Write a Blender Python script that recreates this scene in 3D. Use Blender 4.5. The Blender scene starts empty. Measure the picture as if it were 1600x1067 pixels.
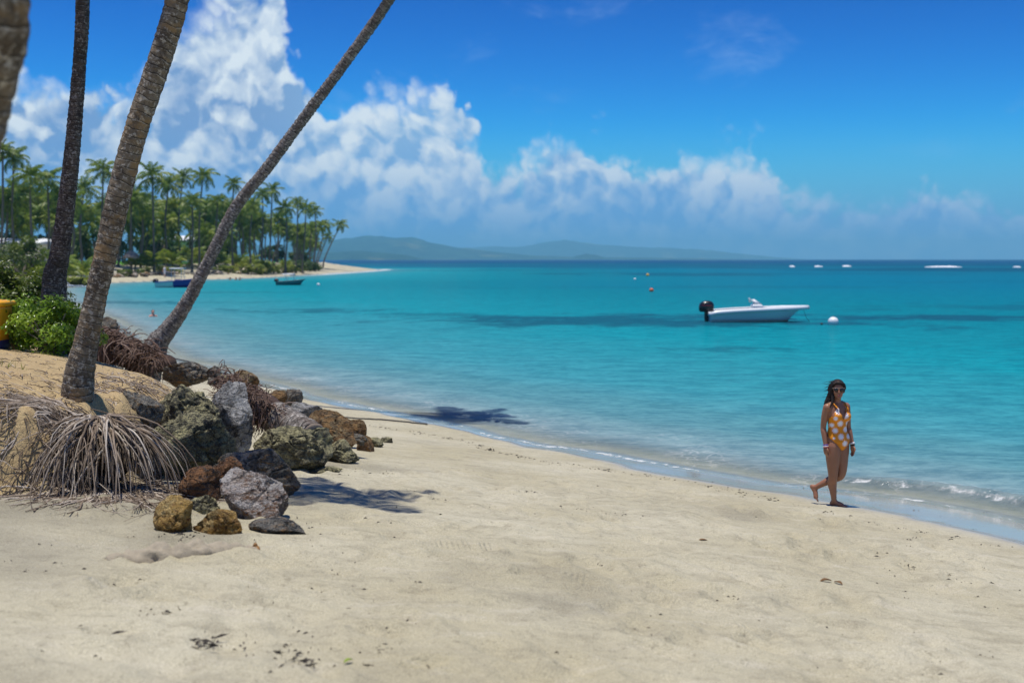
import bpy, bmesh, math, random
import numpy as np
from mathutils import Vector, Matrix, Quaternion
R = math.radians
SC = bpy.context.scene
COL = SC.collection

# ------------------------------------------------------------------ camera, sky, sun, exposure
F = 1778.0            # focal length in photo pixels (40 mm on 36 mm, 1600 wide)
CAMZ = 3.2
PITCH = math.atan(128.5 / F)
cam_d = bpy.data.cameras.new('camera'); cam = bpy.data.objects.new('camera', cam_d); COL.objects.link(cam)
cam_d.lens = 40; cam_d.sensor_width = 36; cam_d.clip_start = 0.1; cam_d.clip_end = 60000
cam.location = (0, 0, CAMZ); cam.rotation_euler = (R(90) - PITCH, 0, 0)
cam_d.dof.use_dof = True; cam_d.dof.focus_distance = 12.6; cam_d.dof.aperture_fstop = 1.7
SC.camera = cam
SUN_EL, SUN_AZ = 84.5, -100.0      # azimuth measured from +Y towards +X
sun_d = bpy.data.lights.new('sun', 'SUN'); sun = bpy.data.objects.new('sun', sun_d); COL.objects.link(sun)
sun_d.energy = 4.2; sun_d.angle = R(0.5); sun_d.color = (1.0, 0.96, 0.9)
_sd = Vector((math.sin(R(SUN_AZ)) * math.cos(R(SUN_EL)), math.cos(R(SUN_AZ)) * math.cos(R(SUN_EL)), math.sin(R(SUN_EL))))
sun.rotation_euler = _sd.to_track_quat('Z', 'Y').to_euler()
SC.render.engine = 'CYCLES'
SC.cycles.use_denoising = True
SC.cycles.max_bounces = 6; SC.cycles.diffuse_bounces = 3; SC.cycles.glossy_bounces = 3
SC.cycles.transmission_bounces = 4; SC.cycles.transparent_max_bounces = 8; SC.cycles.volume_bounces = 0
SC.cycles.caustics_reflective = False; SC.cycles.caustics_refractive = False
SC.view_settings.view_transform = 'Standard'; SC.view_settings.look = 'None'
SC.view_settings.exposure = 0.2; SC.view_settings.gamma = 1.0; SC.view_settings.use_curve_mapping = False

# ---- a small expression layer over shader nodes
def srgb(r, g, b):
    f = lambda c: ((c / 255 + .055) / 1.055) ** 2.4 if c > 10 else c / 255 / 12.92
    return (f(r), f(g), f(b), 1)

class X:
    """a node socket with arithmetic"""
    def __init__(s, nt, k): s.nt, s.k = nt, k
    def _m(s, op, *a, clamp=False):
        n = s.nt.nodes.new('ShaderNodeMath'); n.operation = op; n.use_clamp = clamp
        for i, v in enumerate((s,) + a): put(s.nt, v, n.inputs[i])
        return X(s.nt, n.outputs[0])
    def __add__(s, o): return s._m('ADD', o)
    def __radd__(s, o): return s._m('ADD', o)
    def __sub__(s, o): return s._m('SUBTRACT', o)
    def __rsub__(s, o): return (s * -1) + o
    def __mul__(s, o): return s._m('MULTIPLY', o)
    def __rmul__(s, o): return s._m('MULTIPLY', o)
    def __truediv__(s, o): return s._m('DIVIDE', o)
    def pow(s, o): return s._m('POWER', o)
    def max(s, o): return s._m('MAXIMUM', o)
    def min(s, o): return s._m('MINIMUM', o)
    def abs(s): return s._m('ABSOLUTE')
    def sat(s): return s._m('ADD', 0.0, clamp=True)
    def ss(s, a, b, lo=0.0, hi=1.0):
        n = s.nt.nodes.new('ShaderNodeMapRange'); n.interpolation_type = 'SMOOTHSTEP'
        put(s.nt, s, n.inputs[0])
        for i, v in enumerate((a, b, lo, hi)): put(s.nt, v, n.inputs[i + 1])
        return X(s.nt, n.outputs[0])

def put(nt, v, inp):
    if isinstance(v, X): nt.links.new(v.k, inp)
    else: inp.default_value = v

class Sh:
    """helper bound to one node tree"""
    def __init__(s, nt): s.nt = nt; nt.nodes.clear()
    def node(s, t, **kw):
        n = s.nt.nodes.new('ShaderNode' + t)
        for k, v in kw.items(): setattr(n, k, v)
        return n
    def x(s, k): return X(s.nt, k)
    def attr(s, name): return s.x(s.node('Attribute', attribute_name=name).outputs['Fac'])
    def attrv(s, name): return s.x(s.node('Attribute', attribute_name=name).outputs['Vector'])
    def obj(s): return s.x(s.node('TexCoord').outputs['Object'])
    def gen(s): return s.x(s.node('TexCoord').outputs['Generated'])
    def pos(s): return s.x(s.node('NewGeometry').outputs['Position'])
    def rnd(s): return s.x(s.node('ObjectInfo').outputs['Random'])
    def sep(s, v):
        n = s.node('SeparateXYZ'); put(s.nt, v, n.inputs[0]); return [s.x(o) for o in n.outputs]
    def comb(s, a, b, c):
        n = s.node('CombineXYZ')
        for i, v in enumerate((a, b, c)): put(s.nt, v, n.inputs[i])
        return s.x(n.outputs[0])
    def mapv(s, v, scale=(1, 1, 1), loc=(0, 0, 0), rot=(0, 0, 0)):
        n = s.node('Mapping'); put(s.nt, v, n.inputs[0])
        n.inputs['Location'].default_value = loc; n.inputs['Rotation'].default_value = rot; n.inputs['Scale'].default_value = scale
        return s.x(n.outputs[0])
    def vadd(s, v, w):
        n = s.node('VectorMath', operation='ADD'); put(s.nt, v, n.inputs[0]); put(s.nt, w, n.inputs[1]); return s.x(n.outputs[0])
    def noise(s, v, scale, detail=5, rough=.55, dist=0.0, lac=2.0):
        n = s.node('TexNoise'); put(s.nt, v, n.inputs['Vector'])
        n.inputs['Scale'].default_value = scale; n.inputs['Detail'].default_value = detail
        n.inputs['Roughness'].default_value = rough; n.inputs['Distortion'].default_value = dist; n.inputs['Lacunarity'].default_value = lac
        return s.x(n.outputs['Fac'])
    def voro(s, v, scale, feature='F1', out='Distance', rand=1.0):
        n = s.node('TexVoronoi', feature=feature); put(s.nt, v, n.inputs['Vector'])
        n.inputs['Scale'].default_value = scale; n.inputs['Randomness'].default_value = rand
        return s.x(n.outputs[out])
    def mix(s, f, a, b):
        n = s.node('Mix', data_type='RGBA'); put(s.nt, f, n.inputs[0]); put(s.nt, a, n.inputs[6]); put(s.nt, b, n.inputs[7])
        return s.x(n.outputs[2])
    def mulc(s, a, b):
        n = s.node('Mix', data_type='RGBA', blend_type='MULTIPLY'); n.inputs[0].default_value = 1
        put(s.nt, a, n.inputs[6]); put(s.nt, b, n.inputs[7]); return s.x(n.outputs[2])
    def ramp(s, f, stops, interp='LINEAR'):
        n = s.node('ValToRGB'); put(s.nt, f, n.inputs[0]); r = n.color_ramp; r.interpolation = interp
        while len(r.elements) > 1: r.elements.remove(r.elements[-1])
        r.elements[0].position = stops[0][0]; r.elements[0].color = stops[0][1]
        for p, c in stops[1:]:
            e = r.elements.new(p); e.color = c
        return s.x(n.outputs[0])
    def curve(s, f, pts):
        n = s.node('FloatCurve'); put(s.nt, f, n.inputs['Value']); c = n.mapping.curves[0]
        c.points[0].location = pts[0]; c.points[-1].location = pts[-1]
        for p in pts[1:-1]: c.points.new(*p)
        n.mapping.update(); return s.x(n.outputs[0])
    def bump(s, h, strength=.5, dist=.02, normal=None):
        n = s.node('Bump'); put(s.nt, h, n.inputs['Height']); n.inputs['Strength'].default_value = strength; n.inputs['Distance'].default_value = dist
        if normal is not None: put(s.nt, normal, n.inputs['Normal'])
        return s.x(n.outputs[0])
    def bsdf(s, color, rough=.6, spec=.5, normal=None, **kw):
        n = s.node('BsdfPrincipled'); put(s.nt, color, n.inputs['Base Color']); put(s.nt, rough, n.inputs['Roughness'])
        put(s.nt, spec, n.inputs['Specular IOR Level'])
        if normal is not None: put(s.nt, normal, n.inputs['Normal'])
        for k, v in kw.items(): put(s.nt, v, n.inputs[k.replace('_', ' ')])
        return s.x(n.outputs[0])
    def out(s, shader):
        n = s.node('OutputMaterial'); s.nt.links.new(shader.k, n.inputs[0])
    def mixs(s, f, a, b):
        n = s.node('MixShader'); put(s.nt, f, n.inputs[0]); put(s.nt, a, n.inputs[1]); put(s.nt, b, n.inputs[2]); return s.x(n.outputs[0])

# ---- the sky: Nishita air with cumulus over the bay
def build_world():
    w = bpy.data.worlds.new('World'); SC.world = w; w.use_nodes = True
    h = Sh(w.node_tree); nt = w.node_tree
    sky = h.node('TexSky', sky_type='NISHITA'); sky.sun_disc = False
    sky.sun_elevation = R(SUN_EL); sky.sun_rotation = R(SUN_AZ); sky.altitude = 0; sky.air_density = 1.0; sky.dust_density = 0.25; sky.ozone_density = 3.0
    d = h.gen(); x, y, z = h.sep(d)
    nrm = h.node('VectorMath', operation='NORMALIZE'); put(nt, h.comb(x, y, z.min(.24)), nrm.inputs[0]); nt.links.new(nrm.outputs[0], sky.inputs[0])
    rad = (x * x + y * y).pow(.5).max(.0001)
    az = x._m('ARCTAN2', y)
    el = z / rad
    hs = h.node('Gamma'); hs.inputs[1].default_value = 3.0
    sc = h.node('VectorMath', operation='SCALE'); sc.inputs['Scale'].default_value = .1
    nt.links.new(sky.outputs[0], sc.inputs[0]); nt.links.new(sc.outputs[0], hs.inputs[0])
    sc2 = h.node('VectorMath', operation='SCALE'); sc2.inputs['Scale'].default_value = 10.0
    nt.links.new(hs.outputs[0], sc2.inputs[0])
    air = h.mulc(h.x(sc2.outputs[0]), (.46, 2.65, 3.05, 1))
    # cloud-top line: elevation against azimuth
    pts = [(-700, 90), (-300, 40), (-60, 50), (0, 20), (30, 30), (70, 85), (110, 108), (150, 118), (200, 112), (235, 98), (252, 60), (275, -10), (320, -45), (380, -50), (425, -40), (450, -5), (468, 50), (482, 110), (500, 160),
           (525, 150), (560, 122), (600, 114), (640, 112), (680, 122), (720, 150), (745, 190), (770, 225), (800, 225), (835, 198), (870, 168), (910, 158), (955, 180), (990, 212), (1012, 232),
           (1040, 200), (1075, 180), (1110, 178), (1160, 180), (1200, 198), (1225, 225), (1250, 250), (1290, 270), (1400, 266), (1600, 274), (1900, 250)]
    cv = [(0.0, .30)]
    for px, py in pts:
        a = math.atan((px - 800) / F)
        cv.append(((a + 1) / 2, (405 - py) / F * math.cos(a) / .4))
    cv.append((1.0, .30))
    p = h.comb(x, y, z)
    j1 = h.noise(p, 14, 4, .6); j2 = h.noise(h.vadd(p, (2.2, .7, 1.9)), 14, 4, .6)
    top = h.curve((az + (j1 - .5) * .11 + 1.0) * .5, cv) * .4 + (j2 - .5) * .05
    w1 = h.noise(p, 9, 3, .5); w2 = h.noise(h.vadd(p, (3.1, 1.7, .4)), 9, 3, .5)
    pw = h.vadd(p, h.comb((w1 - .5) * .04, 0.0, (w2 - .5) * .04))
    f1 = h.noise(pw, 34, 9, .62)
    def billow(v):
        a = h.voro(v, 20, 'F1'); b = h.voro(v, 47, 'F1'); c = h.voro(v, 105, 'F1')
        return (a * .52 + b * .30 + c * .18) * -1.0 + .45
    f2 = h.noise(h.vadd(pw, (1.3, 0, 2.2)), 60, 6, .6)
    pj = h.vadd(pw, h.comb((f1 - .5) * .024, 0.0, (f2 - .5) * .022))
    B = billow(pj); Bu = billow(h.vadd(pj, (-.006, 0, .011)))
    q = (top - el) + B * .085 + (f1 - .5) * .035 - .012
    left = az.ss(-.10, -.24)
    mask = q.ss(-.004, h.noise(p, 13, 2).ss(.35, .65, .010, .040))
    relief = (B - Bu) * 5.5
    soft = h.noise(pw, 13, 7, .6); big = h.noise(h.vadd(p, (.7, 0, .35)), 7.5, 4, .55)
    edge = q.ss(0.0, .11, 1, 0)
    rim = q.ss(0.0, .03, 1, 0)
    lit = edge * .38 + rim * .22 + relief * .60 + (soft - .5) * 2.2 + (big - .5) * 1.7 + (f1 - .5) * .6 + .33 - left * .10
    lit = lit.sat() * el.ss(.02, .10, .25, 1)
    shade_c = h.mix(left, (.25 * 10, .43 * 10, .67 * 10, 1), (.175 * 10, .31 * 10, .56 * 10, 1))
    white_c = (0.68 * 10, 0.76 * 10, 0.82 * 10, 1)
    haze_c = (.12 * 10, .32 * 10, .66 * 10, 1)
    shade_c = h.mix(el.ss(.13, .03), shade_c, haze_c)
    cloud = h.mix(lit, shade_c, white_c)
    veil = el.ss(.125, .03, 0, 1)
    air2 = h.mix(veil * .8, air, haze_c)
    wisp = h.noise(h.mapv(pw, (1, 1, 2.2), loc=(.2, 0, .1)), 8, 8, .62).ss(.55, .82) * el.ss(.06, .12) * .28
    air3 = h.mix(wisp, air2, (.42 * 10, .58 * 10, .82 * 10, 1))
    c = h.mix(mask * q.ss(-.004, .05, .93, 1.0), air3, cloud)
    c = h.mix(el.ss(-.002, -.05), c, (.02 * 10, .12 * 10, .17 * 10, 1))
    bg = h.node('Background'); nt.links.new(c.k, bg.inputs[0]); bg.inputs[1].default_value = 0.1
    o = h.node('OutputWorld'); nt.links.new(bg.outputs[0], o.inputs[0])
build_world()

# ------------------------------------------------------------------ numpy noise
def _hash(ix, iy, iz, seed):
    h = (ix.astype(np.int64) * 374761393 + iy.astype(np.int64) * 668265263 + iz.astype(np.int64) * 2147483647 + seed * 974634777) & 0xffffffff
    h = ((h ^ (h >> 13)) * 1274126177) & 0xffffffff
    h = ((h ^ (h >> 16)) * 2246822519) & 0xffffffff
    return ((h ^ (h >> 15)) & 0xffffff) / float(0xffffff)
def vnoise(x, y, z=None, seed=0):
    x = np.asarray(x, float); y = np.asarray(y, float); z = np.zeros_like(x) if z is None else np.asarray(z, float)
    xi, yi, zi = np.floor(x), np.floor(y), np.floor(z); fx, fy, fz = x - xi, y - yi, z - zi
    s = lambda t: t * t * t * (t * (t * 6 - 15) + 10)
    ux, uy, uz = s(fx), s(fy), s(fz); r = 0
    for a in (0, 1):
        for b in (0, 1):
            for c in (0, 1):
                r = r + _hash(xi + a, yi + b, zi + c, seed) * (ux if a else 1 - ux) * (uy if b else 1 - uy) * (uz if c else 1 - uz)
    return r * 2 - 1
def fbm(x, y, z=None, oct=4, seed=0, gain=.5):
    r, a, f = 0, 1.0, 1.0
    z = np.zeros_like(np.asarray(x, float)) if z is None else z
    for i in range(oct):
        r = r + a * vnoise(x * f + 17.3 * i, y * f - 9.1 * i, z * f + 3.7 * i, seed + i); a *= gain; f *= 2.03
    return r
def sstep(x, a, b):
    t = np.clip((x - a) / (b - a), 0, 1); return t * t * (3 - 2 * t)

# ------------------------------------------------------------------ lie of the land
SHORE = [(60, -400), (60, -100), (40, -40), (20, -8), (13, 3), (9, 9.2), (6.1, 13.6), (5.06, 15.0), (3.7, 16.0), (2.0, 17.8), (0, 20.0), (-2.05, 22.8), (-4.66, 25.9),
         (-6.5, 29), (-11.2, 36.7), (-15, 45), (-21.5, 60), (-37, 92), (-50, 124), (-55, 150), (-52.5, 168), (-49, 180), (-44, 197), (-43, 219), (-41.7, 247),
         (-40, 299), (-40, 340), (-43, 362), (-62, 374), (-110, 385), (-700, 420)]
LAND = SHORE + [(-700, -400)]
BANK = [(-14, 8.2), (-9, 8.7), (-5.6, 9.05), (-4.4, 9.3), (-3.85, 9.45), (-3.55, 9.8), (-3.5, 10.6), (-3.45, 11.4), (-3.3, 12.6), (-3.4, 14.5), (-4.1, 17), (-5.5, 20), (-6.9, 22.6),
        (-8.5, 26.0), (-11.5, 31), (-15.5, 37), (-21, 46), (-34, 74), (-60, 74), (-80, 40), (-80, 8.2)]
def poly_sd(x, y, poly, closed=True):
    x = np.asarray(x, float); y = np.asarray(y, float)
    best = np.full(x.shape, 1e18); inside = np.zeros(x.shape, bool)
    n = len(poly)
    for i in range(n):
        (ax, ay), (bx, by) = poly[i], poly[(i + 1) % n]
        ex, ey = bx - ax, by - ay
        t = np.clip(((x - ax) * ex + (y - ay) * ey) / (ex * ex + ey * ey), 0, 1)
        best = np.minimum(best, (x - ax - t * ex) ** 2 + (y - ay - t * ey) ** 2)
        c = ((ay > y) != (by > y))
        if ay != by:
            c &= x < (bx - ax) * (y - ay) / (by - ay) + ax
            inside ^= c
    return np.sqrt(best) * np.where(inside, 1, -1)
def shore_d(x, y):
    d = poly_sd(x, y, LAND)
    return d + .22 * vnoise(np.asarray(x) * .35, np.asarray(y) * .35, seed=3) * np.clip(1 - np.abs(d) / 20, 0, 1) + .10 * vnoise(np.asarray(x) * 1.1, np.asarray(y) * 1.1, seed=4) * np.clip(1 - np.abs(d) / 6, 0, 1)
_BD = [-500, -200, -60, -10, -3, 0, 2.2, 9, 13, 20, 60, 300]
_BZ = [-6, -5, -3, -.8, -.22, 0, .24, 1.12, 1.46, 1.6, 1.9, 2.2]
def terrain(x, y, full=False):
    x = np.asarray(x, float); y = np.asarray(y, float)
    d = shore_d(x, y); h = np.interp(d, _BD, _BZ)
    db = poly_sd(x, y, BANK) + .10 * fbm(x * 1.3, y * 1.3, oct=2, seed=8)
    far = sstep(y, 28, 70)
    wd = .48 + .8 * sstep(y, 11, 13.5) + .6 * sstep(y, 15, 20)
    bank = (.74 * sstep(db, -.05, wd) + .26 * sstep(db, .3, 1.5 + wd)) * (.95 - .18 * sstep(y, 12, 24))
    lip = 0.0
    h = h + bank * (1 - far) + lip * (1 - far)
    berm = sstep(y, 100, 130) * sstep(d + 1.5 * vnoise(x * .12, y * .12, seed=9), 11.5, 15.5) * sstep(-x, 50, 58)
    h = h + .62 * berm
    if full: return h, d, db * (1 - far) - 9 * far, berm
    return h
_gx, _gy = np.arange(-16, 9.01, .06), np.arange(3, 40.01, .06)
_gh = terrain(*np.meshgrid(_gx, _gy, indexing='ij'))
def hz(x, y):
    u, v = (x + 16) / .06, (y - 3) / .06
    if not (0 <= u < len(_gx) - 1 and 0 <= v < len(_gy) - 1): return float(terrain(np.array([x]), np.array([y]))[0])
    i, j = int(u), int(v); u -= i; v -= j
    return float((_gh[i, j] * (1 - u) + _gh[i + 1, j] * u) * (1 - v) + (_gh[i, j + 1] * (1 - u) + _gh[i + 1, j + 1] * u) * v)
_cp, _sp = math.cos(PITCH), math.sin(PITCH)
def ray(px, py):
    a, b = (px - 800) / F, (533.5 - py) / F
    v = Vector((a, _cp + b * _sp, -_sp + b * _cp)); return v / v.y      # scaled to unit depth
def at(px, py, Y): v = ray(px, py); return Vector((v.x * Y, Y, CAMZ + v.z * Y))
def ground(px, py, lo=3.0, hi=420):
    v = ray(px, py); Y = np.exp(np.linspace(math.log(lo), math.log(hi), 1500))
    z = CAMZ + v.z * Y; h = np.maximum(terrain(v.x * Y, Y), 0)
    k = int(np.argmax(z < h)) if (z < h).any() else len(Y) - 1
    return Vector((v.x * Y[k], Y[k], h[k]))
def mpp(Y): return Y / F     # metres per photo pixel at depth Y

# ------------------------------------------------------------------ object helpers
def link(o, parent=None, label=None, cat=None, group=None, kind=None):
    if o.name not in COL.objects: COL.objects.link(o)
    if parent is not None: o.parent = parent
    if label: o['label'] = label
    if cat: o['category'] = cat
    if group: o['group'] = group
    if kind: o['kind'] = kind
    return o
def empty(name, loc, label, cat, group=None, rz=0.0, kind=None):
    o = bpy.data.objects.new(name, None); o.location = loc; o.rotation_euler = (0, 0, rz); o.empty_display_size = .2
    return link(o, None, label, cat, group, kind)
def fast_mesh(name, V, Fq, smooth=True):
    me = bpy.data.meshes.new(name); V = np.asarray(V, np.float32)
    Fq = np.asarray(Fq, np.int32); k = Fq.shape[1]
    me.vertices.add(len(V)); me.vertices.foreach_set('co', V.ravel())
    me.loops.add(Fq.size); me.loops.foreach_set('vertex_index', Fq.ravel())
    me.polygons.add(len(Fq)); me.polygons.foreach_set('loop_start', np.arange(0, Fq.size, k, dtype=np.int32))
    me.polygons.foreach_set('loop_total', np.full(len(Fq), k, np.int32))
    me.update(calc_edges=True); me.validate()
    me.polygons.foreach_set('use_smooth', np.full(len(me.polygons), smooth))
    return me
def fattr(me, name, arr):
    a = me.attributes.new(name, 'FLOAT', 'POINT'); a.data.foreach_set('value', np.asarray(arr, np.float32))
class MB:
    """collects geometry for ONE mesh object"""
    def __init__(s): s.v, s.f, s.a = [], [], []
    def add(s, vs, fs, a=0.0):
        b = len(s.v); s.v += [tuple(v) for v in vs]; s.f += [tuple(i + b for i in f) for f in fs]
        s.a += list(a) if hasattr(a, '__len__') else [a] * len(vs)
    def box(s, c, size, rot=None, taper=1.0):
        x, y, z = (k / 2 for k in size); M = rot or Matrix.Identity(3); c = Vector(c)
        vs = [c + M @ Vector((sx * x * (taper if sz > 0 else 1), sy * y * (taper if sz > 0 else 1), sz * z)) for sx, sy, sz in
              ((-1, -1, -1), (1, -1, -1), (1, 1, -1), (-1, 1, -1), (-1, -1, 1), (1, -1, 1), (1, 1, 1), (-1, 1, 1))]
        s.add(vs, ((3, 2, 1, 0), (4, 5, 6, 7), (0, 1, 5, 4), (1, 2, 6, 5), (2, 3, 7, 6), (3, 0, 4, 7)))
    def tube(s, path, rad, n=6, cap=True, a=None, flat=None):
        path = [Vector(p) for p in path]; m = len(path)
        if not hasattr(rad, '__len__'): rad = [rad] * m
        up = Vector((.31, .17, .93)); vs, fs, av = [], [], []
        for i, p in enumerate(path):
            t = (path[min(i + 1, m - 1)] - path[max(i - 1, 0)]); t = t.normalized() if t.length > 1e-9 else Vector((0, 0, 1))
            u = up - t * up.dot(t)
            if u.length < 1e-3: u = Vector((1, 0, 0)) - t * t.x
            u.normalize(); w = t.cross(u); up = u
            for k in range(n):
                g = 2 * math.pi * k / n
                vs.append(p + (u * math.cos(g) + w * math.sin(g)) * rad[i]); av.append(0 if a is None else a[i])
        for i in range(m - 1):
            for k in range(n):
                q = (k + 1) % n; fs.append((i * n + k, i * n + q, i * n + n + q, i * n + n + k))
        if cap: fs.append(tuple(range(n - 1, -1, -1))); fs.append(tuple((m - 1) * n + k for k in range(n)))
        s.add(vs, fs, av)
    def ellip(s, c, r, M=None, nu=12, nv=8):
        c = Vector(c); M = M or Matrix.Identity(3); vs, fs = [], []
        for j in range(1, nv):
            t = math.pi * j / nv
            for i in range(nu):
                g = 2 * math.pi * i / nu
                vs.append(c + M @ Vector((r[0] * math.sin(t) * math.cos(g), r[1] * math.sin(t) * math.sin(g), r[2] * math.cos(t))))
        vs += [c + M @ Vector((0, 0, r[2])), c + M @ Vector((0, 0, -r[2]))]; T, B = len(vs) - 2, len(vs) - 1
        for j in range(nv - 2):
            for i in range(nu): k = (i + 1) % nu; fs.append((j * nu + i, j * nu + nu + i, j * nu + nu + k, j * nu + k))
        for i in range(nu): k = (i + 1) % nu; fs.append((T, i, k)); fs.append((B, (nv - 2) * nu + k, (nv - 2) * nu + i))
        s.add(vs, fs)
    def loft(s, rings, cap=True, closed=True):
        n = len(rings[0]); vs = [p for r in rings for p in r]; fs = []
        for i in range(len(rings) - 1):
            for k in range(n if closed else n - 1):
                q = (k + 1) % n; fs.append((i * n + k, i * n + q, i * n + n + q, i * n + n + k))
        if cap and closed: fs.append(tuple(range(n - 1, -1, -1))); fs.append(tuple((len(rings) - 1) * n + k for k in range(n)))
        s.add(vs, fs)
    def mesh(s, name, smooth=True, attr=None):
        me = bpy.data.meshes.new(name); me.from_pydata(s.v, [], s.f); me.update()
        me.polygons.foreach_set('use_smooth', [smooth] * len(me.polygons))
        if attr: fattr(me, attr, s.a)
        return me
    def obj(s, name, mat, parent=None, smooth=True, attr=None, **kw):
        me = s.mesh(name, smooth, attr); me.materials.append(mat)
        return link(bpy.data.objects.new(name, me), parent, **kw)
def mobj(name, me, mat=None, parent=None, **kw):
    if mat is not None and not me.materials: me.materials.append(mat)
    return link(bpy.data.objects.new(name, me), parent, **kw)
def bevel(o, w=.01, seg=2):
    m = o.modifiers.new('bevel', 'BEVEL'); m.width = w; m.segments = seg; m.limit_method = 'ANGLE'; return o
MATS = {}
def material(name, fn):
    m = bpy.data.materials.new(name); m.use_nodes = True; fn(Sh(m.node_tree)); MATS[name] = m; return m
def plain(name, rgb, rough=.5, spec=.5, var=.12, scale=8, bump=0.0, **kw):
    def fn(h):
        n = h.noise(h.obj(), scale, 5, .6)
        c = h.mix(n, tuple(v * (1 - var) for v in rgb) + (1,), tuple(min(1, v * (1 + var)) for v in rgb) + (1,))
        nm = h.bump(h.noise(h.obj(), scale * 6, 4), bump, .01) if bump else None
        h.out(h.bsdf(c, rough, spec, nm, **kw))
    return material(name, fn)

# ------------------------------------------------------------------ ground
def _g0(px, py): g = ground(px, py); return g.x, g.y
TREADS = [_g0(640, 815) + (.5, .24, .10), _g0(728, 858) + (.2, .30, .10), _g0(1058, 940) + (-.5, .16, .10), _g0(640, 600 + 250) + (.4, .22, .08), _g0(880, 905) + (-.2, .2, .08), _g0(1180, 985) + (.3, .15, .07)]
def m_sand(h):
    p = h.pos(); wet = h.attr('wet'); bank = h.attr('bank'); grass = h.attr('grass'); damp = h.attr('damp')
    n1 = h.noise(p, .5, 5, .6); n2 = h.noise(p, 4, 6, .65); n3 = h.noise(p, 60, 3, .7); n4 = h.noise(h.mapv(p, (1, 1, 1)), 16, 5, .7)
    dry = h.mix(n1.ss(.3, .7), (.43, .385, .255, 1), (.515, .475, .345, 1))
    n5 = h.noise(h.mapv(p, (.8, 2.2, 1), rot=(0, 0, -.6)), 2.2, 6, .7)
    dry = h.mix(n2.ss(.42, .72) * .55, dry, (.33, .295, .205, 1))
    dry = h.mix(n5.ss(.52, .66) * .5, dry, (.30, .27, .19, 1))
    dry = h.mix(n5.ss(.46, .34) * .35, dry, (.57, .525, .41, 1))
    dry = h.mix(n4.ss(.56, .72) * .5, dry, (.19, .17, .12, 1))
    dry = h.mix(n3.ss(.62, .72) * .45, dry, (.16, .14, .10, 1))
    dry = h.mix(n3.ss(.36, .28) * .4, dry, (.60, .54, .42, 1))
    dry = h.mix(damp * .75, dry, (.235, .215, .16, 1))  # darker, greyer sand tone mixed in by its mask
    bk = h.mix(n2.ss(.35, .7), (.45, .335, .17, 1), (.43, .31, .16, 1))
    bk = h.mix(n4.ss(.5, .72) * .6, bk, (.21, .13, .065, 1))
    c = h.mix(bank, dry, bk)
    spk = h.voro(p, 9, 'F1'); spm = h.noise(p, 1.3, 4, .6).ss(.56, .70)
    c = h.mix(spk.ss(.16, .08) * spm * .75, c, (.10, .08, .05, 1))
    gr1 = h.noise(p, 140, 2, .8); c = h.mulc(c, h.mix(gr1.ss(.32, .68), (.74, .73, .71, 1), (1.22, 1.22, 1.22, 1)))
    fl = h.voro(p, 30, 'F1'); c = h.mix(fl.ss(.13, .06) * h.noise(p, 3.1, 4, .65).ss(.50, .62) * .8 * (1 - wet), c, (.09, .075, .05, 1))
    x_, y_, z_ = h.sep(p); tread = None
    for gx, gy, a_, lx, ly in TREADS:
        ca, sa = math.cos(a_), math.sin(a_); u = (x_ - gx) * ca + (y_ - gy) * sa; w_ = (y_ - gy) * ca - (x_ - gx) * sa
        k_ = (u * 150)._m('SINE') * u.abs().ss(lx, lx * .7) * w_.abs().ss(ly, ly * .7); tread = k_ if tread is None else tread + k_
    c = h.mix(wet, c, h.mix(n1, (.31, .295, .24, 1), (.36, .345, .285, 1)))
    gr = h.mix(n2, (.05, .16, .02, 1), (.10, .24, .03, 1))
    c = h.mix(grass, c, gr)
    ro = wet.ss(.35, .9, .9, .07)
    hgt = n2 * .35 + n4 * .30 + n3 * .10 + n5 * .2 + tread * .05
    b = h.bump(hgt * (1 - wet * .985), 1.0, .07)
    h.out(h.bsdf(c, ro, wet * .45 + .10, b))
material('sand', m_sand)

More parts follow.
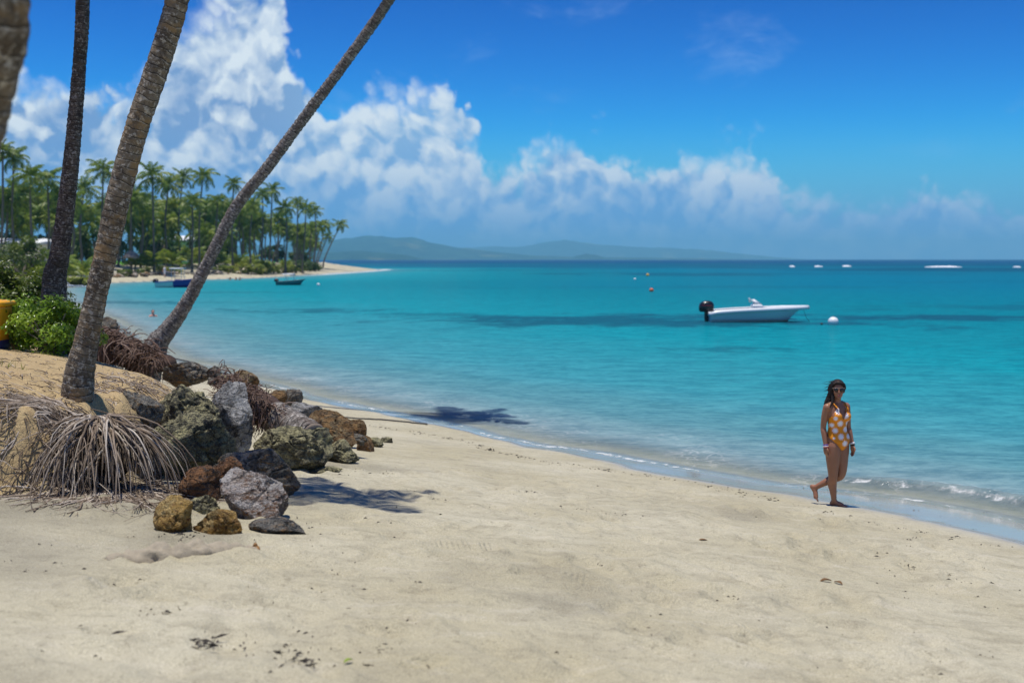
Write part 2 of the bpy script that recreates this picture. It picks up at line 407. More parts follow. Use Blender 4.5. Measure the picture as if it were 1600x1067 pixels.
def build_ground():
    r = np.concatenate([np.exp(np.linspace(math.log(.6), math.log(3.6), 24)), np.exp(np.linspace(math.log(3.6), math.log(30), 350))[1:], np.exp(np.linspace(math.log(30), math.log(700), 190))[1:]])
    th = np.concatenate([np.linspace(-180, -60, 25)[:-1], np.linspace(-60, -29, 40)[:-1], np.linspace(-29, 29, 620), np.linspace(29, 60, 30)[1:], np.linspace(60, 180, 25)[1:-1]])
    th = np.radians(th); nr, nt = len(r), len(th)
    Rg, Tg = np.meshgrid(r, th, indexing='ij'); x = (Rg * np.sin(Tg)).ravel(); y = (Rg * np.cos(Tg)).ravel()
    h, d, db, berm = terrain(x, y, True)
    near = sstep(-np.hypot(x, y), -40, -15); dry = sstep(d, .9, 2.6)
    det = .020 * fbm(x * 1.1, y * 1.1, oct=3, seed=20) + .020 * np.abs(fbm(x * 2.2, y * 2.2, oct=3, seed=21)) * sstep(fbm(x * .35, y * .35, oct=2, seed=22), -.2, .5)
    # trampled hollows
    rng = np.random.RandomState(5)
    for k in range(430):
        Y0 = rng.uniform(3.8, 14.5); X0 = rng.uniform(-.42, .42) * Y0
        s = rng.uniform(.07, .17); e = rng.uniform(1.2, 2.2); a = rng.uniform(0, 3.14)
        m = (np.abs(x - X0) < .6) & (np.abs(y - Y0) < .6)
        dx, dy = x[m] - X0, y[m] - Y0
        u = (dx * math.cos(a) + dy * math.sin(a)) / (s * e); v = (-dx * math.sin(a) + dy * math.cos(a)) / s
        q = u * u + v * v; det[m] += rng.uniform(.012, .038) * (-np.exp(-q * 1.6) + .55 * np.exp(-(np.sqrt(q) - 1.35) ** 2 * 6))
    bk = sstep(db, -.12, .12)
    det = det * (1 - .3 * bk) + bk * .05 * fbm(x * 3, y * 3, oct=3, seed=30) * sstep(db, 2.2, .2)
    rough = bk * sstep(db, 1.0, .3)
    det += rough * .07 * fbm(x * 5, y * 5, h * 5, oct=3, seed=31)
    far_dune = sstep(y, 90, 130) * sstep(d, 8, 13) * .25 * np.abs(fbm(x * .5, y * .5, oct=3, seed=33))
    z = h + det * near * dry + far_dune
    V = np.stack([x, y, z], 1); V = np.vstack([V, [[0, 0, hz(0, 0)]]])
    i = np.arange(nr - 1)[:, None]; j = np.arange(nt)[None, :]; j2 = (j + 1) % nt
    Q = np.stack([i * nt + j, i * nt + j2, (i + 1) * nt + j2, (i + 1) * nt + j], -1).reshape(-1, 4)[:, ::-1]
    me = fast_mesh('ground', V, Q)
    me.flip_normals() if me.polygons[len(me.polygons) // 2].normal.z < 0 else None
    ap = lambda a: np.append(a, 0)
    wetn = d + .22 * fbm(x * .6, y * .6, oct=3, seed=40)
    wl = np.clip(1.9 - .26 * (y - 13.5), .40, 1.9)
    fattr(me, 'wet', ap(sstep(-wetn, -wl, -wl * .55) * sstep(d, -.9, -.15))); fattr(me, 'bank', ap(np.maximum(bk * sstep(-y, -60, -30) * .95, 0)))
    dark_sand_m = sstep(fbm(x * .5, y * .5, oct=4, seed=41) * .8 + sstep(-x, -.2, 3.4) * 1.1 * sstep(y, 3.5, 6.5) * sstep(-y, -11, -8.8), .35, 1.25)  # noise patches, darker towards the left of the near beach
    fattr(me, 'damp', ap(dark_sand_m * (1 - bk)))
    gy = sstep(d + 6 * vnoise(x * .06, y * .06, seed=44), 17, 21) * sstep(y, 95, 125)
    fattr(me, 'grass', ap(gy))
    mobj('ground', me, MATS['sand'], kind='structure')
build_ground()

# ------------------------------------------------------------------ sea
def m_sea(h):
    p = h.pos(); off = h.attr('offshore'); dark = h.attr('weed'); rng = h.attr('range'); foam_a = h.attr('foam')
    px, py, pz = h.sep(p)
    lg = (off.max(.01) + 1.0)._m('LOGARITHM', 10.0) / 3.0        # 0 at the edge, 1/3 at 9 m, 2/3 at 99 m, 1 at 1 km
    wv = h.noise(h.mapv(p, (.06, .10, 1)), 1, 4, .6)
    lg = lg + (wv - .5) * .07
    c = h.ramp(lg, [(0, (.31, .345, .34, 1)), (.13, (.20, .295, .305, 1)), (.22, (.105, .265, .29, 1)), (.32, (.04, .24, .275, 1)), (.44, (.006, .225, .26, 1)),
                    (.56, (.001, .165, .205, 1)), (.68, (.0, .135, .21, 1)), (.80, (.001, .105, .165, 1)), (.90, (.001, .072, .145, 1)), (1, (.001, .05, .13, 1))])
    c = h.mix(dark, c, h.mix(lg.ss(.3, .9), (.006, .072, .105, 1), (.003, .042, .10, 1)))
    # wind ripples: wave slopes as bump; light and dark flecks are also painted into the colour
    w1 = h.noise(h.mapv(p, (.35, 1.1, 1), rot=(0, 0, .35)), 1.0, 4, .6)
    w2 = h.noise(h.mapv(p, (1.3, 3.4, 1), rot=(0, 0, .25)), 1.0, 5, .65)
    w3 = h.noise(h.mapv(p, (.05, .16, 1), rot=(0, 0, .2)), 1.0, 3, .6)
    ht = w1 * .35 + w2 * .13 * rng.ss(30, 140, 1, .3) + w3 * .5
    nb = h.bump(ht, .8, .55)
    sub = h.noise(h.mapv(p, (.8, 1.5, 1), rot=(0, 0, .3)), 1.0, 7, .72)
    sub2 = h.noise(h.mapv(p, (3.6, 7.0, 1), rot=(0, 0, .22)), 1.0, 4, .65)
    c = h.mulc(c, h.mix((sub * .6 + sub2 * .4).ss(.36, .64), (.62, .72, .78, 1), (1.32, 1.22, 1.18, 1)))  # ripple light and shade multiplied into the water's base colour
    cap = h.noise(h.mapv(p, (.35, 1.2, 1), rot=(0, 0, .2)), .9, 6, .75).ss(.735, .80) * off.ss(15, 40)
    fz = h.noise(p, 5.5, 5, .65)
    fo = (foam_a + (fz - .5) * 1.5).ss(.36, .66) * .8
    lace = h.voro(h.vadd(p, h.comb(fz * .2, fz * .2, 0)), 4.5, 'DISTANCE_TO_EDGE').ss(.10, .02)
    lacem = off.ss(3.2, .3) * h.noise(p, .8, 3).ss(.46, .66) * lace * .42
    fo = fo.max(lacem).max(cap * .5)
    c = h.mix(fo, c, (.74, .74, .70, 1))
    df = h.node('BsdfDiffuse'); put(h.nt, c, df.inputs[0]); put(h.nt, h.bump(ht, .35, .55), df.inputs[2])
    gl = h.node('BsdfGlossy'); gl.inputs['Roughness'].default_value = .12; put(h.nt, nb, gl.inputs['Normal'])
    fr = h.node('Fresnel'); fr.inputs[0].default_value = 1.33; put(h.nt, nb, fr.inputs['Normal'])
    body = h.mixs(h.x(fr.outputs[0]).min(.30) * .42 * (1 - fo), h.x(df.outputs[0]), h.x(gl.outputs[0]))
    tr = h.node('BsdfTransparent'); tr.inputs[0].default_value = (.93, .98, .97, 1)
    op = (off.ss(-.05, 1.8) * .72 + .2).max(fo).min(1.0)
    op = op.max(off.ss(1.8, 6.5))
    h.out(h.mixs(op, h.x(tr.outputs[0]), body))
material('sea_water', m_sea)

WEED = [(3.0, 60, 8.5, 5.2, 1.0), (20, 60.5, 10, 5.0, 1.0), (10.5, 57, 6, 3.0, .9), (8.0, 40.5, 1.9, 1.3, .55), (-14, 71, 5, 2.8, .75), (-28.5, 84, 4.2, 3.0, .7), (-20, 84, 6, 2, .35), (-5, 66, 4.2, 2.4, .6), (-30, 110, 9, 3, .4),
        (150, 370, 95, 55, .85), (30, 245, 22, 26, .7), (72, 250, 30, 18, .4), (-2, 330, 40, 30, .5), (60, 430, 60, 35, .9), (25, 130, 22, 8, .28), (34, 46, 4, 2, .4), (36, 75, 10, 5, .5), (-2, 52, 3, 1.0, .22), (110, 160, 40, 10, .3), (230, 600, 200, 60, .7), (10, 520, 120, 50, .7)]
def build_sea():
    r = np.concatenate([np.exp(np.linspace(math.log(7), math.log(45), 330)), np.exp(np.linspace(math.log(45), math.log(17000), 300))[1:]])
    th = np.radians(np.concatenate([np.linspace(-80, -29, 30)[:-1], np.linspace(-29, 29, 480), np.linspace(29, 128, 50)[1:]]))
    nr, nt = len(r), len(th)
    Rg, Tg = np.meshgrid(r, th, indexing='ij'); x = (Rg * np.sin(Tg)).ravel(); y = (Rg * np.cos(Tg)).ravel(); rr = Rg.ravel()
    off = -shore_d(x, y)
    # little waves coming in: a lip that steepens at the edge on the right, flat swash elsewhere
    und = .35 * fbm(x * .25, y * .25, oct=2, seed=50) + .10 * fbm(x * 1.5, y * 1.5, oct=2, seed=51)
    right = sstep(x, 4.2, 5.6) * sstep(y, 0, 8)
    ridge = np.exp(-((off - 1.0 - und) / .16) ** 2) * right * (.125 + .05 * vnoise(x * 1.4, y * 1.4, seed=52))
    z = ridge + np.exp(-((off - 2.9 - 1.2 * und) / .5) ** 2) * .035 + .012 * fbm(x * .8, y * 1.2, oct=3, seed=53) * sstep(off, .3, 2) * sstep(-rr, -60, -25)
    V = np.stack([x, y, z], 1)
    i = np.arange(nr - 1)[:, None]; j = np.arange(nt - 1)[None, :]
    Q = np.stack([i * nt + j, (i + 1) * nt + j, (i + 1) * nt + j + 1, i * nt + j + 1], -1).reshape(-1, 4)
    me = fast_mesh('sea', V, Q)
    if me.polygons[0].normal.z < 0: me.flip_normals()
    weed = np.zeros_like(x)
    for cx, cy, rx, ry, s in WEED:
        q = np.hypot((x - cx) / rx, (y - cy) / ry)
        n = fbm((x - cx) / rx * 2.2, (y - cy) / ry * 2.2, oct=5, seed=int(abs(cx * 7 + cy)), gain=.62) * .72
        weed = np.maximum(weed, .82 * s * sstep(-(q + n), -1.25, -.35))
    foam = np.exp(-((off - .10 - .06 * vnoise(x * 2, y * 2, seed=54)) / .11) ** 2) * (.47 + .22 * vnoise(x * .5, y * .5, seed=55) + .12 * vnoise(x * 2.6, y * 2.6, seed=57))
    foam = np.maximum(foam, np.exp(-((off - .86 - und) / .10) ** 2) * right * (.80 + .40 * vnoise(x * .9, y * .9, seed=56)))
    foam = np.maximum(foam, sstep(y, 190, 240) * np.exp(-((off - 2.5) / 3) ** 2) * .62)
    fattr(me, 'offshore', off); fattr(me, 'weed', weed); fattr(me, 'range', rr); fattr(me, 'foam', foam)
    mobj('sea', me, MATS['sea_water'], kind='structure')
build_sea()

# ------------------------------------------------------------------ hills across the bay
def m_hill(h):
    p = h.obj(); n = h.noise(p, .012, 6, .65); n2 = h.noise(p, .003, 4, .6)
    c = h.mix(n.ss(.35, .65), (.010, .045, .045, 1), (.03, .085, .07, 1))
    c = h.mix(n2.ss(.56, .68) * .6, c, (.16, .17, .08, 1))
    h.out(h.bsdf(c, .9, .1, h.bump(n, 1, 20)))
material('forested_hill', m_hill)
def build_hill(name, Y, prof, depth, seed, rough=.18):
    xs = np.array([(p[0] - 800) / F * Y for p in prof]); zs = np.array([(405 - p[1]) / F * Y for p in prof])
    nx, ny = 420, 40
    x = np.linspace(xs[0], xs[-1], nx); t = np.linspace(0, 1, ny)
    Xg, T = np.meshgrid(x, t, indexing='ij'); top = np.interp(Xg, xs, zs)
    Yg = Y - depth * (1 - T) * .8 + T * depth * .6
    s = np.sin(np.clip(T, 0, 1) ** .8 * math.pi); s = np.clip(s, 0, 1) ** .8
    k = 1 / depth
    n = 1 - np.abs(fbm(Xg * k * 2.6, Yg * k * 1.5, oct=5, seed=seed)) * 1.1
    Z = top * s * (1 - rough + rough * n) + top * .05 * fbm(Xg * k * 16, Yg * k * 16, oct=3, seed=seed + 5) * s + CAMZ * s * .3 - 4 * (1 - s)
    V = np.stack([Xg, Yg, Z], -1).reshape(-1, 3)
    i = np.arange(nx - 1)[:, None]; j = np.arange(ny - 1)[None, :]
    Q = np.stack([i * ny + j, (i + 1) * ny + j, (i + 1) * ny + j + 1, i * ny + j + 1], -1).reshape(-1, 4)
    mobj(name, fast_mesh(name, V, Q), MATS['forested_hill'], kind='structure')
build_hill('hills', 8000, [(-700, 400), (-300, 384), (0, 380), (300, 384), (450, 384), (500, 376), (530, 373), (580, 369), (612, 372), (650, 372), (680, 380), (720, 387), (780, 394), (830, 399), (900, 401), (1000, 402), (1100, 404), (1160, 406)], 1500, 60)
build_hill('hills', 13000, [(560, 400), (640, 391), (700, 389), (760, 385), (800, 386), (850, 379), (880, 376), (930, 383), (980, 385), (1030, 386), (1080, 389), (1130, 395), (1200, 402), (1240, 406)], 1600, 63)
build_hill('headland', 5000, [(380, 403), (450, 398), (500, 394), (520, 392), (560, 390), (600, 394), (640, 398), (655, 402), (664, 406)], 500, 66, .25)
build_hill('islet', 7000, [(880, 405), (900, 399), (914, 396), (926, 397), (945, 402), (962, 405)], 220, 69, .2)

# the sea air
def build_haze():
    m = bpy.data.materials.new('sea_air'); m.use_nodes = True; h = Sh(m.node_tree)
    v = h.node('VolumePrincipled'); v.inputs['Color'].default_value = (.30, .78, 1.0, 1); v.inputs['Density'].default_value = 1.35e-4; v.inputs['Anisotropy'].default_value = .0
    o = h.node('OutputMaterial'); m.node_tree.links.new(v.outputs[0], o.inputs['Volume'])
    b = MB(); b.box((0, 8000, 130), (26000, 18400, 276)); b.obj('haze', m, smooth=False, kind='stuff')
build_haze()

# ------------------------------------------------------------------ palms
def m_trunk(name, dark, mid, pale, patch, pale_amt=.5, ring=.075):
    def fn(h):
        p = h.obj(); al = h.attr('along')
        n = h.noise(p, 7, 6, .65); n2 = h.noise(p, 22, 5, .7); n3 = h.noise(h.mapv(p, (1, 1, .35)), 60, 4, .7)
        c = h.mix(n.ss(.35, .62), dark + (1,), mid + (1,))
        c = h.mix(n2.ss(.53, .61) * pale_amt, c, pale + (1,)); n7 = h.noise(p, 48, 4, .7); c = h.mix(n7.ss(.58, .64) * pale_amt * .4, c, pale + (1,)); c = h.mix(n7.ss(.42, .36) * .6, c, tuple(v * .4 for v in dark) + (1,))
        c = h.mix(h.noise(p, 4, 4, .6).ss(.52, .64) * .8, c, patch + (1,))
        st = ((al + n * .05 + h.noise(p, 2.2, 2) * .16) / ring); fr = st - st._m('FLOOR')
        c = h.mix(fr.ss(.22, .0) * n.ss(.30, .5) * .95, c, tuple(v * .28 for v in dark) + (1,))
        c = h.mix(fr.ss(.86, .98) * n2.ss(.40, .6) * .8, c, pale + (1,))
        c = h.mix(n3.ss(.60, .72) * .6, c, tuple(v * .35 for v in dark) + (1,))
        b = h.bump(n2 * .6 + n3 * .6 + n * .4, .9, .02)
        h.out(h.bsdf(c, .88, .2, b))
    return material(name, fn)
m_trunk('trunk_tan', (.10, .075, .05), (.22, .17, .11), (.50, .44, .34), (.30, .19, .085), .85)
m_trunk('trunk_shaded', (.04, .03, .024), (.11, .085, .065), (.42, .38, .33), (.05, .04, .03), .6)  # bark colour darkened to carry the shade of the palm crowns
m_trunk('trunk_grey', (.065, .056, .05), (.20, .175, .15), (.50, .46, .41), (.13, .10, .08), .8, .11)
m_trunk('trunk_far', (.10, .085, .065), (.20, .17, .135), (.3, .27, .22), (.16, .13, .1), .4, .3)
def m_leaf(name, c1, c2, c3, trans=.35, rough=.45):
    def fn(h):
        t = h.attr('tint'); r = h.rnd()
        c = h.ramp((t * .75 + r * .25), [(0, c1 + (1,)), (.5, c2 + (1,)), (1, c3 + (1,))])
        n = h.node('BsdfTranslucent'); put(h.nt, c, n.inputs[0])
        h.out(h.mixs(trans, h.bsdf(c, rough, .4), h.x(n.outputs[0])))
    return material(name, fn)
m_leaf('frond', (.038, .085, .013), (.155, .24, .028), (.46, .46, .08), .42)
m_leaf('frond_young', (.07, .13, .018), (.19, .26, .03), (.36, .37, .06), .45)
m_leaf('leaf_bright', (.08, .16, .012), (.21, .34, .02), (.42, .52, .06), .4, .3)
m_leaf('leaf_dark', (.035, .07, .010), (.12, .17, .016), (.30, .33, .04), .4, .4)
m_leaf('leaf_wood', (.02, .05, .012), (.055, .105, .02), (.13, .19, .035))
m_leaf('leaf_hedge', (.10, .14, .014), (.22, .27, .025), (.40, .40, .06))

def catmull(pts, n):
    P = np.array(pts, float); m = len(P); t = np.linspace(0, m - 1.0001, n); i = t.astype(int); u = (t - i)[:, None]
    g = lambda k: P[np.clip(i + k, 0, m - 1)]
    a, b, c, d = g(-1), g(0), g(1), g(2)
    return .5 * (2 * b + (c - a) * u + (2 * a - 5 * b + 4 * c - d) * u ** 2 + (3 * b - a - 3 * c + d) * u ** 3)
def trunk_mesh(name, pts, rad, step, ring, depth, nseg=26, seed=1, amp=.03):
    """a bent trunk with the scars of its shed fronds: pts (x,y,z), rad at the same stations"""
    C = catmull([tuple(p) + (r,) for p, r in zip(pts, rad)], 600)
    L = np.concatenate([[0], np.cumsum(np.linalg.norm(np.diff(C[:, :3], axis=0), axis=1))])
    n = int(L[-1] / step); s = np.linspace(0, L[-1], n)
    Q = np.stack([np.interp(s, L, C[:, k]) for k in range(4)], 1); rng = np.random.RandomState(seed)
    T = np.gradient(Q[:, :3], axis=0); T /= np.linalg.norm(T, axis=1)[:, None]
    U = np.array([1.0, 0, 0]) - T * T[:, :1]; U /= np.linalg.norm(U, axis=1)[:, None]; W = np.cross(T, U)
    g = np.linspace(0, 2 * math.pi, nseg, endpoint=False); G, S = np.meshgrid(g, s)
    tilt = .018 * np.sin(G + .6 * S) + .012 * vnoise(np.cos(G) * 2, np.sin(G) * 2, S * 6, seed)
    ph = (S + tilt) / ring + .8 * vnoise(S * 3.1, S * 0, seed=seed + 2) + .16 * vnoise(np.cos(G) * 1.5, np.sin(G) * 1.5, S * 5, seed + 8); fr = ph - np.floor(ph)
    saw = np.where(fr < .2, fr / .2, 1 - (fr - .2) / .8 * .75)
    r = Q[:, 3:4] * (1 + amp * fbm(np.cos(G) * 1.6, np.sin(G) * 1.6, S * 2.0, 3, seed)) + depth * (saw - .5) + depth * .7 * vnoise(np.cos(G) * 4, np.sin(G) * 4, S * 28, seed + 3)
    V = Q[:, None, :3] + (U[:, None, :] * np.cos(G)[..., None] + W[:, None, :] * np.sin(G)[..., None]) * r[..., None]
    i = np.arange(n - 1)[:, None]; j = np.arange(nseg)[None, :]; j2 = (j + 1) % nseg
    F4 = np.stack([i * nseg + j, i * nseg + j2, (i + 1) * nseg + j2, (i + 1) * nseg + j], -1).reshape(-1, 4)
    me = fast_mesh(name, V.reshape(-1, 3), F4); fattr(me, 'along', S.ravel()); return me

def frond_mesh(L, nleaf, leaf, seed, droop=1.0, w=.05, sides=4):
    """a feather leaf along +X: arched midrib, hanging leaflets on both sides"""
    rd = random.Random(seed); mb = MB(); N = 10; ang = .30; x = z = 0.0; pts = []
    for i in range(N + 1):
        pts.append(Vector((x, 0, z))); t = i / N
        a = ang - droop * (t ** 1.5) * 1.5; x += math.cos(a) * L / N; z += math.sin(a) * L / N
    mb.tube(pts, [.028 * L / 4 * (1.25 - i / N) for i in range(N + 1)], sides, a=[.75] * (N + 1))
    for sd in (-1, 1):
        for k in range(nleaf):
            t = .10 + .90 * (k + rd.random() * .6) / nleaf; f = min(t * N, N - 1e-4); i = int(f); p = pts[i].lerp(pts[i + 1], f - i); tg = (pts[i + 1] - pts[i]).normalized()
            l = leaf * (math.sin(math.pi * min(1, .16 + t * .84)) ** .55 * .85 + .15) * rd.uniform(.8, 1.15)
            d = (Vector((0, sd, 0)) * rd.uniform(.65, .95) + tg * rd.uniform(.45, .8) + Vector((0, 0, rd.uniform(-.75, -.15) * (.4 + t)))).normalized()
            q = p + d * l * .55; e = p + d * l + Vector((0, 0, -l * rd.uniform(.12, .42))); s = tg * w * .5 * L / 4
            tv = min(1, max(0, rd.gauss(.45, .22)))
            mb.add([p - s * .5, p + s * .5, q + s, e, q - s], [(0, 1, 2, 4), (4, 2, 3)], tv)
    return mb.mesh('frond', False, 'tint')
FROND_FAR = [frond_mesh(1.0, 15, .30, 10 + k, (.75, 1.0, 1.3)[k % 3], .26, 3) for k in range(3)]
FROND_NEAR = [frond_mesh(1.0, 46, .27, 20 + k, (.9, 1.2)[k % 2], .10, 4) for k in range(2)]
FROND_YOUNG = [frond_mesh(1.0, 16, .32, 30 + k, (.8, 1.1)[k % 2], .26, 3) for k in range(2)]
for m_ in FROND_FAR + FROND_NEAR: m_.materials.append(MATS['frond'])
for m_ in FROND_YOUNG: m_.materials.append(MATS['frond_young'])
def frond_layout(n, seed, up=70, dn=-45, wind=.25):
    """yaw, pitch, length of the fronds of a crown blown a little towards the land"""
    rd = random.Random(seed); out = []
    for k in range(n):
        f = (k + .5) / n; yaw = k * 2.39996 + rd.uniform(-.25, .25); pit = R(up + (dn - up) * f ** .85 + rd.uniform(-9, 9))
        out.append((yaw, pit, rd.uniform(.86, 1.08) * (1 - .25 * (f < .15))))
    return out
def frond_matrix(yaw, pit, l): return Matrix.Rotation(yaw, 4, 'Z') @ Matrix.Rotation(-pit, 4, 'Y') @ Matrix.Diagonal((l, l, l, 1))
def crown_mesh(n, fronds, seed, size, **kw):
    rd = random.Random(seed + 99); V, Fs, A, off = [], [], [], 0
    for yaw, pit, l in frond_layout(n, seed, **kw):
        me = rd.choice(fronds); M = np.array(frond_matrix(yaw, pit, l * size)); co = np.empty(len(me.vertices) * 3); me.vertices.foreach_get('co', co); co = co.reshape(-1, 3)
        V.append(co @ M[:3, :3].T); a = np.empty(len(me.vertices)); me.attributes['tint'].data.foreach_get('value', a); A.append(np.clip(a + rd.uniform(-.25, .25), 0, 1))
        Fs += [[v + off for v in p.vertices] for p in me.polygons]; off += len(co)
    m = bpy.data.meshes.new('crown'); m.from_pydata(np.vstack(V).tolist(), [], Fs); m.update(); fattr(m, 'tint', np.concatenate(A)); return m
def fronds_on(t, top, n, size, seed, meshes, **kw):
    rd = random.Random(seed + 7)
    for yaw, pit, l in frond_layout(n, seed, **kw):
        o = bpy.data.objects.new('frond', rd.choice(meshes)); link(o, t)
        o.matrix_local = Matrix.Translation(top) @ frond_matrix(yaw, pit, l * size)

def near_palm(stations, label, mat, step, ring, depth, crown, seed, name='palm_tree', nseg=26):
    """stations: (px, py, depth Y, width px); crown: (size, n)"""
    P = [at(px, py, Y) for px, py, Y, w in stations]; rad = [w * .5 * mpp(Y) for px, py, Y, w in stations]
    base = P[0].copy(); base.z = hz(base.x, base.y)
    t = empty(name, base, label, 'palm tree', 'leaning coconut palms on the near bank')
    loc = [p - base for p in P]; loc[0].z = min(loc[0].z, -.12)
    mobj('trunk', trunk_mesh('trunk', loc, rad, step, ring, depth, nseg, seed), MATS[mat], t)
    fronds_on(t, loc[-1], crown[1], crown[0], seed, FROND_NEAR, up=55, dn=-62)
    return t
palmA = near_palm([(119, 604, 10.7, 54), (124, 585, 10.7, 45), (136, 530, 10.7, 37), (149, 467, 10.7, 33), (165, 400, 10.7, 35), (187, 300, 10.7, 36), (214, 200, 10.7, 35), (248, 100, 10.7, 35), (277, 0, 10.7, 34), (312, -160, 10.75, 32), (350, -380, 10.8, 29), (372, -520, 10.8, 26)],
                  'coconut palm with tan lichen patched ringed trunk above the bare root mat', 'trunk_tan', .0125, .074, .0065, (1.45, 13), 3)
palmC = near_palm([(80, 470, 18, 44), (85, 440, 18, 36), (93, 400, 18, 30), (106, 300, 18, 25), (116, 200, 18, 22), (124, 100, 18, 20), (129, 0, 18, 20.5), (124, -180, 18, 19), (108, -330, 18, 17)],
                  'coconut palm, its bark coloured dark as in shade, with pale lichen flecks rising out of the green bushes', 'trunk_shaded', .02, .085, .009, (2.3, 16), 5)
palmB = near_palm([(228, 562, 24, 34), (242, 545, 24, 36), (259, 520, 24, 28), (283, 487, 24, 22), (304, 450, 24, 20), (330, 400, 24, 18), (357, 344, 24, 17.5), (382, 305, 24, 17.5), (418, 262, 23.95, 17), (462, 202, 23.85, 16.5), (538, 100, 23.6, 16), (608, 0, 23.4, 15.5), (640, -70, 23.1, 15), (646, -125, 23.0, 13)],
                  'grey coconut palm leaning far out over the water beyond the boulders', 'trunk_grey', .028, .10, .014, (1.75, 15), 7)
palmD = near_palm([(-345, 1150, 4.15, 150), (-270, 860, 4.15, 112), (-190, 620, 4.15, 104), (-112, 400, 4.15, 102), (-58, 230, 4.15, 103), (-40, 160, 4.15, 104), (-20, 80, 4.1, 104), (-12, 0, 4.05, 105), (-50, -300, 3.9, 104), (-160, -800, 3.6, 100), (-500, -1700, 3.0, 96), (-800, -2300, 2.6, 92)],
                  'blurred coconut palm trunk cutting the top left corner of the picture, nearest of all', 'trunk_tan', .02, .08, .010, (1.5, 14), 9, nseg=30)

# ------------------------------------------------------------------ roots
def m_root(name, c1, c2, c3):
    def fn(h):
        p = h.obj(); t = h.attr('tint'); n = h.noise(p, 30, 4, .6)
        c = h.ramp(t * .8 + n * .3 - .05, [(0, c1 + (1,)), (.5, c2 + (1,)), (1, c3 + (1,))])
        h.out(h.bsdf(c, .85, .2, h.bump(h.noise(p, 90, 3), .6, .006)))
    return material(name, fn)
m_root('root_grey', (.06, .042, .028), (.225, .17, .12), (.57, .50, .41))
m_root('root_red', (.06, .036, .026), (.155, .10, .075), (.32, .24, .19))
m_root('twig_grey', (.03, .026, .022), (.07, .06, .05), (.14, .12, .10))
CORE_C, CORE_R = at(152, 716, 10.02), Vector((.38, .28, .37))
def root_path(rd, p0, yaw, reach, sag, n=9, wob=.05):
    """a root that runs out from the foot of a palm, then hangs down the face of the bank"""
    p = Vector(p0); pts = [p.copy()]; d = Vector((math.cos(yaw), math.sin(yaw), rd.uniform(-.4, .08))); st = reach / (n - 1)
    for i in range(1, n):
        d = (d + Vector((rd.uniform(-1, 1), rd.uniform(-1, 1), rd.uniform(-1, 1))) * wob * 4 + Vector((0, 0, -sag * (i / n)))).normalized()
        p = p + d * st; g = hz(p.x, p.y) + .012
        e = p - CORE_C; e = Vector((e.x / CORE_R.x, e.y / CORE_R.y, e.z / CORE_R.z))
        if e.length < 1.05 and p.y < 12: e = e.normalized() * rd.uniform(1.05, 1.12); p = CORE_C + Vector((e.x * CORE_R.x, e.y * CORE_R.y, e.z * CORE_R.z)); d = (d + Vector((e.x, e.y, e.z - .35)) * .5).normalized()
        if p.z < g: p.z = g + rd.uniform(0, .02); d.z = max(d.z, -.15)
        pts.append(p.copy())
    return pts
def tube_tri(mb, pts, r0, r1, n=4, a=.5):
    m = len(pts); mb.tube(pts, [r0 + (r1 - r0) * i / (m - 1) for i in range(m)], n, cap=False, a=[a] * m)
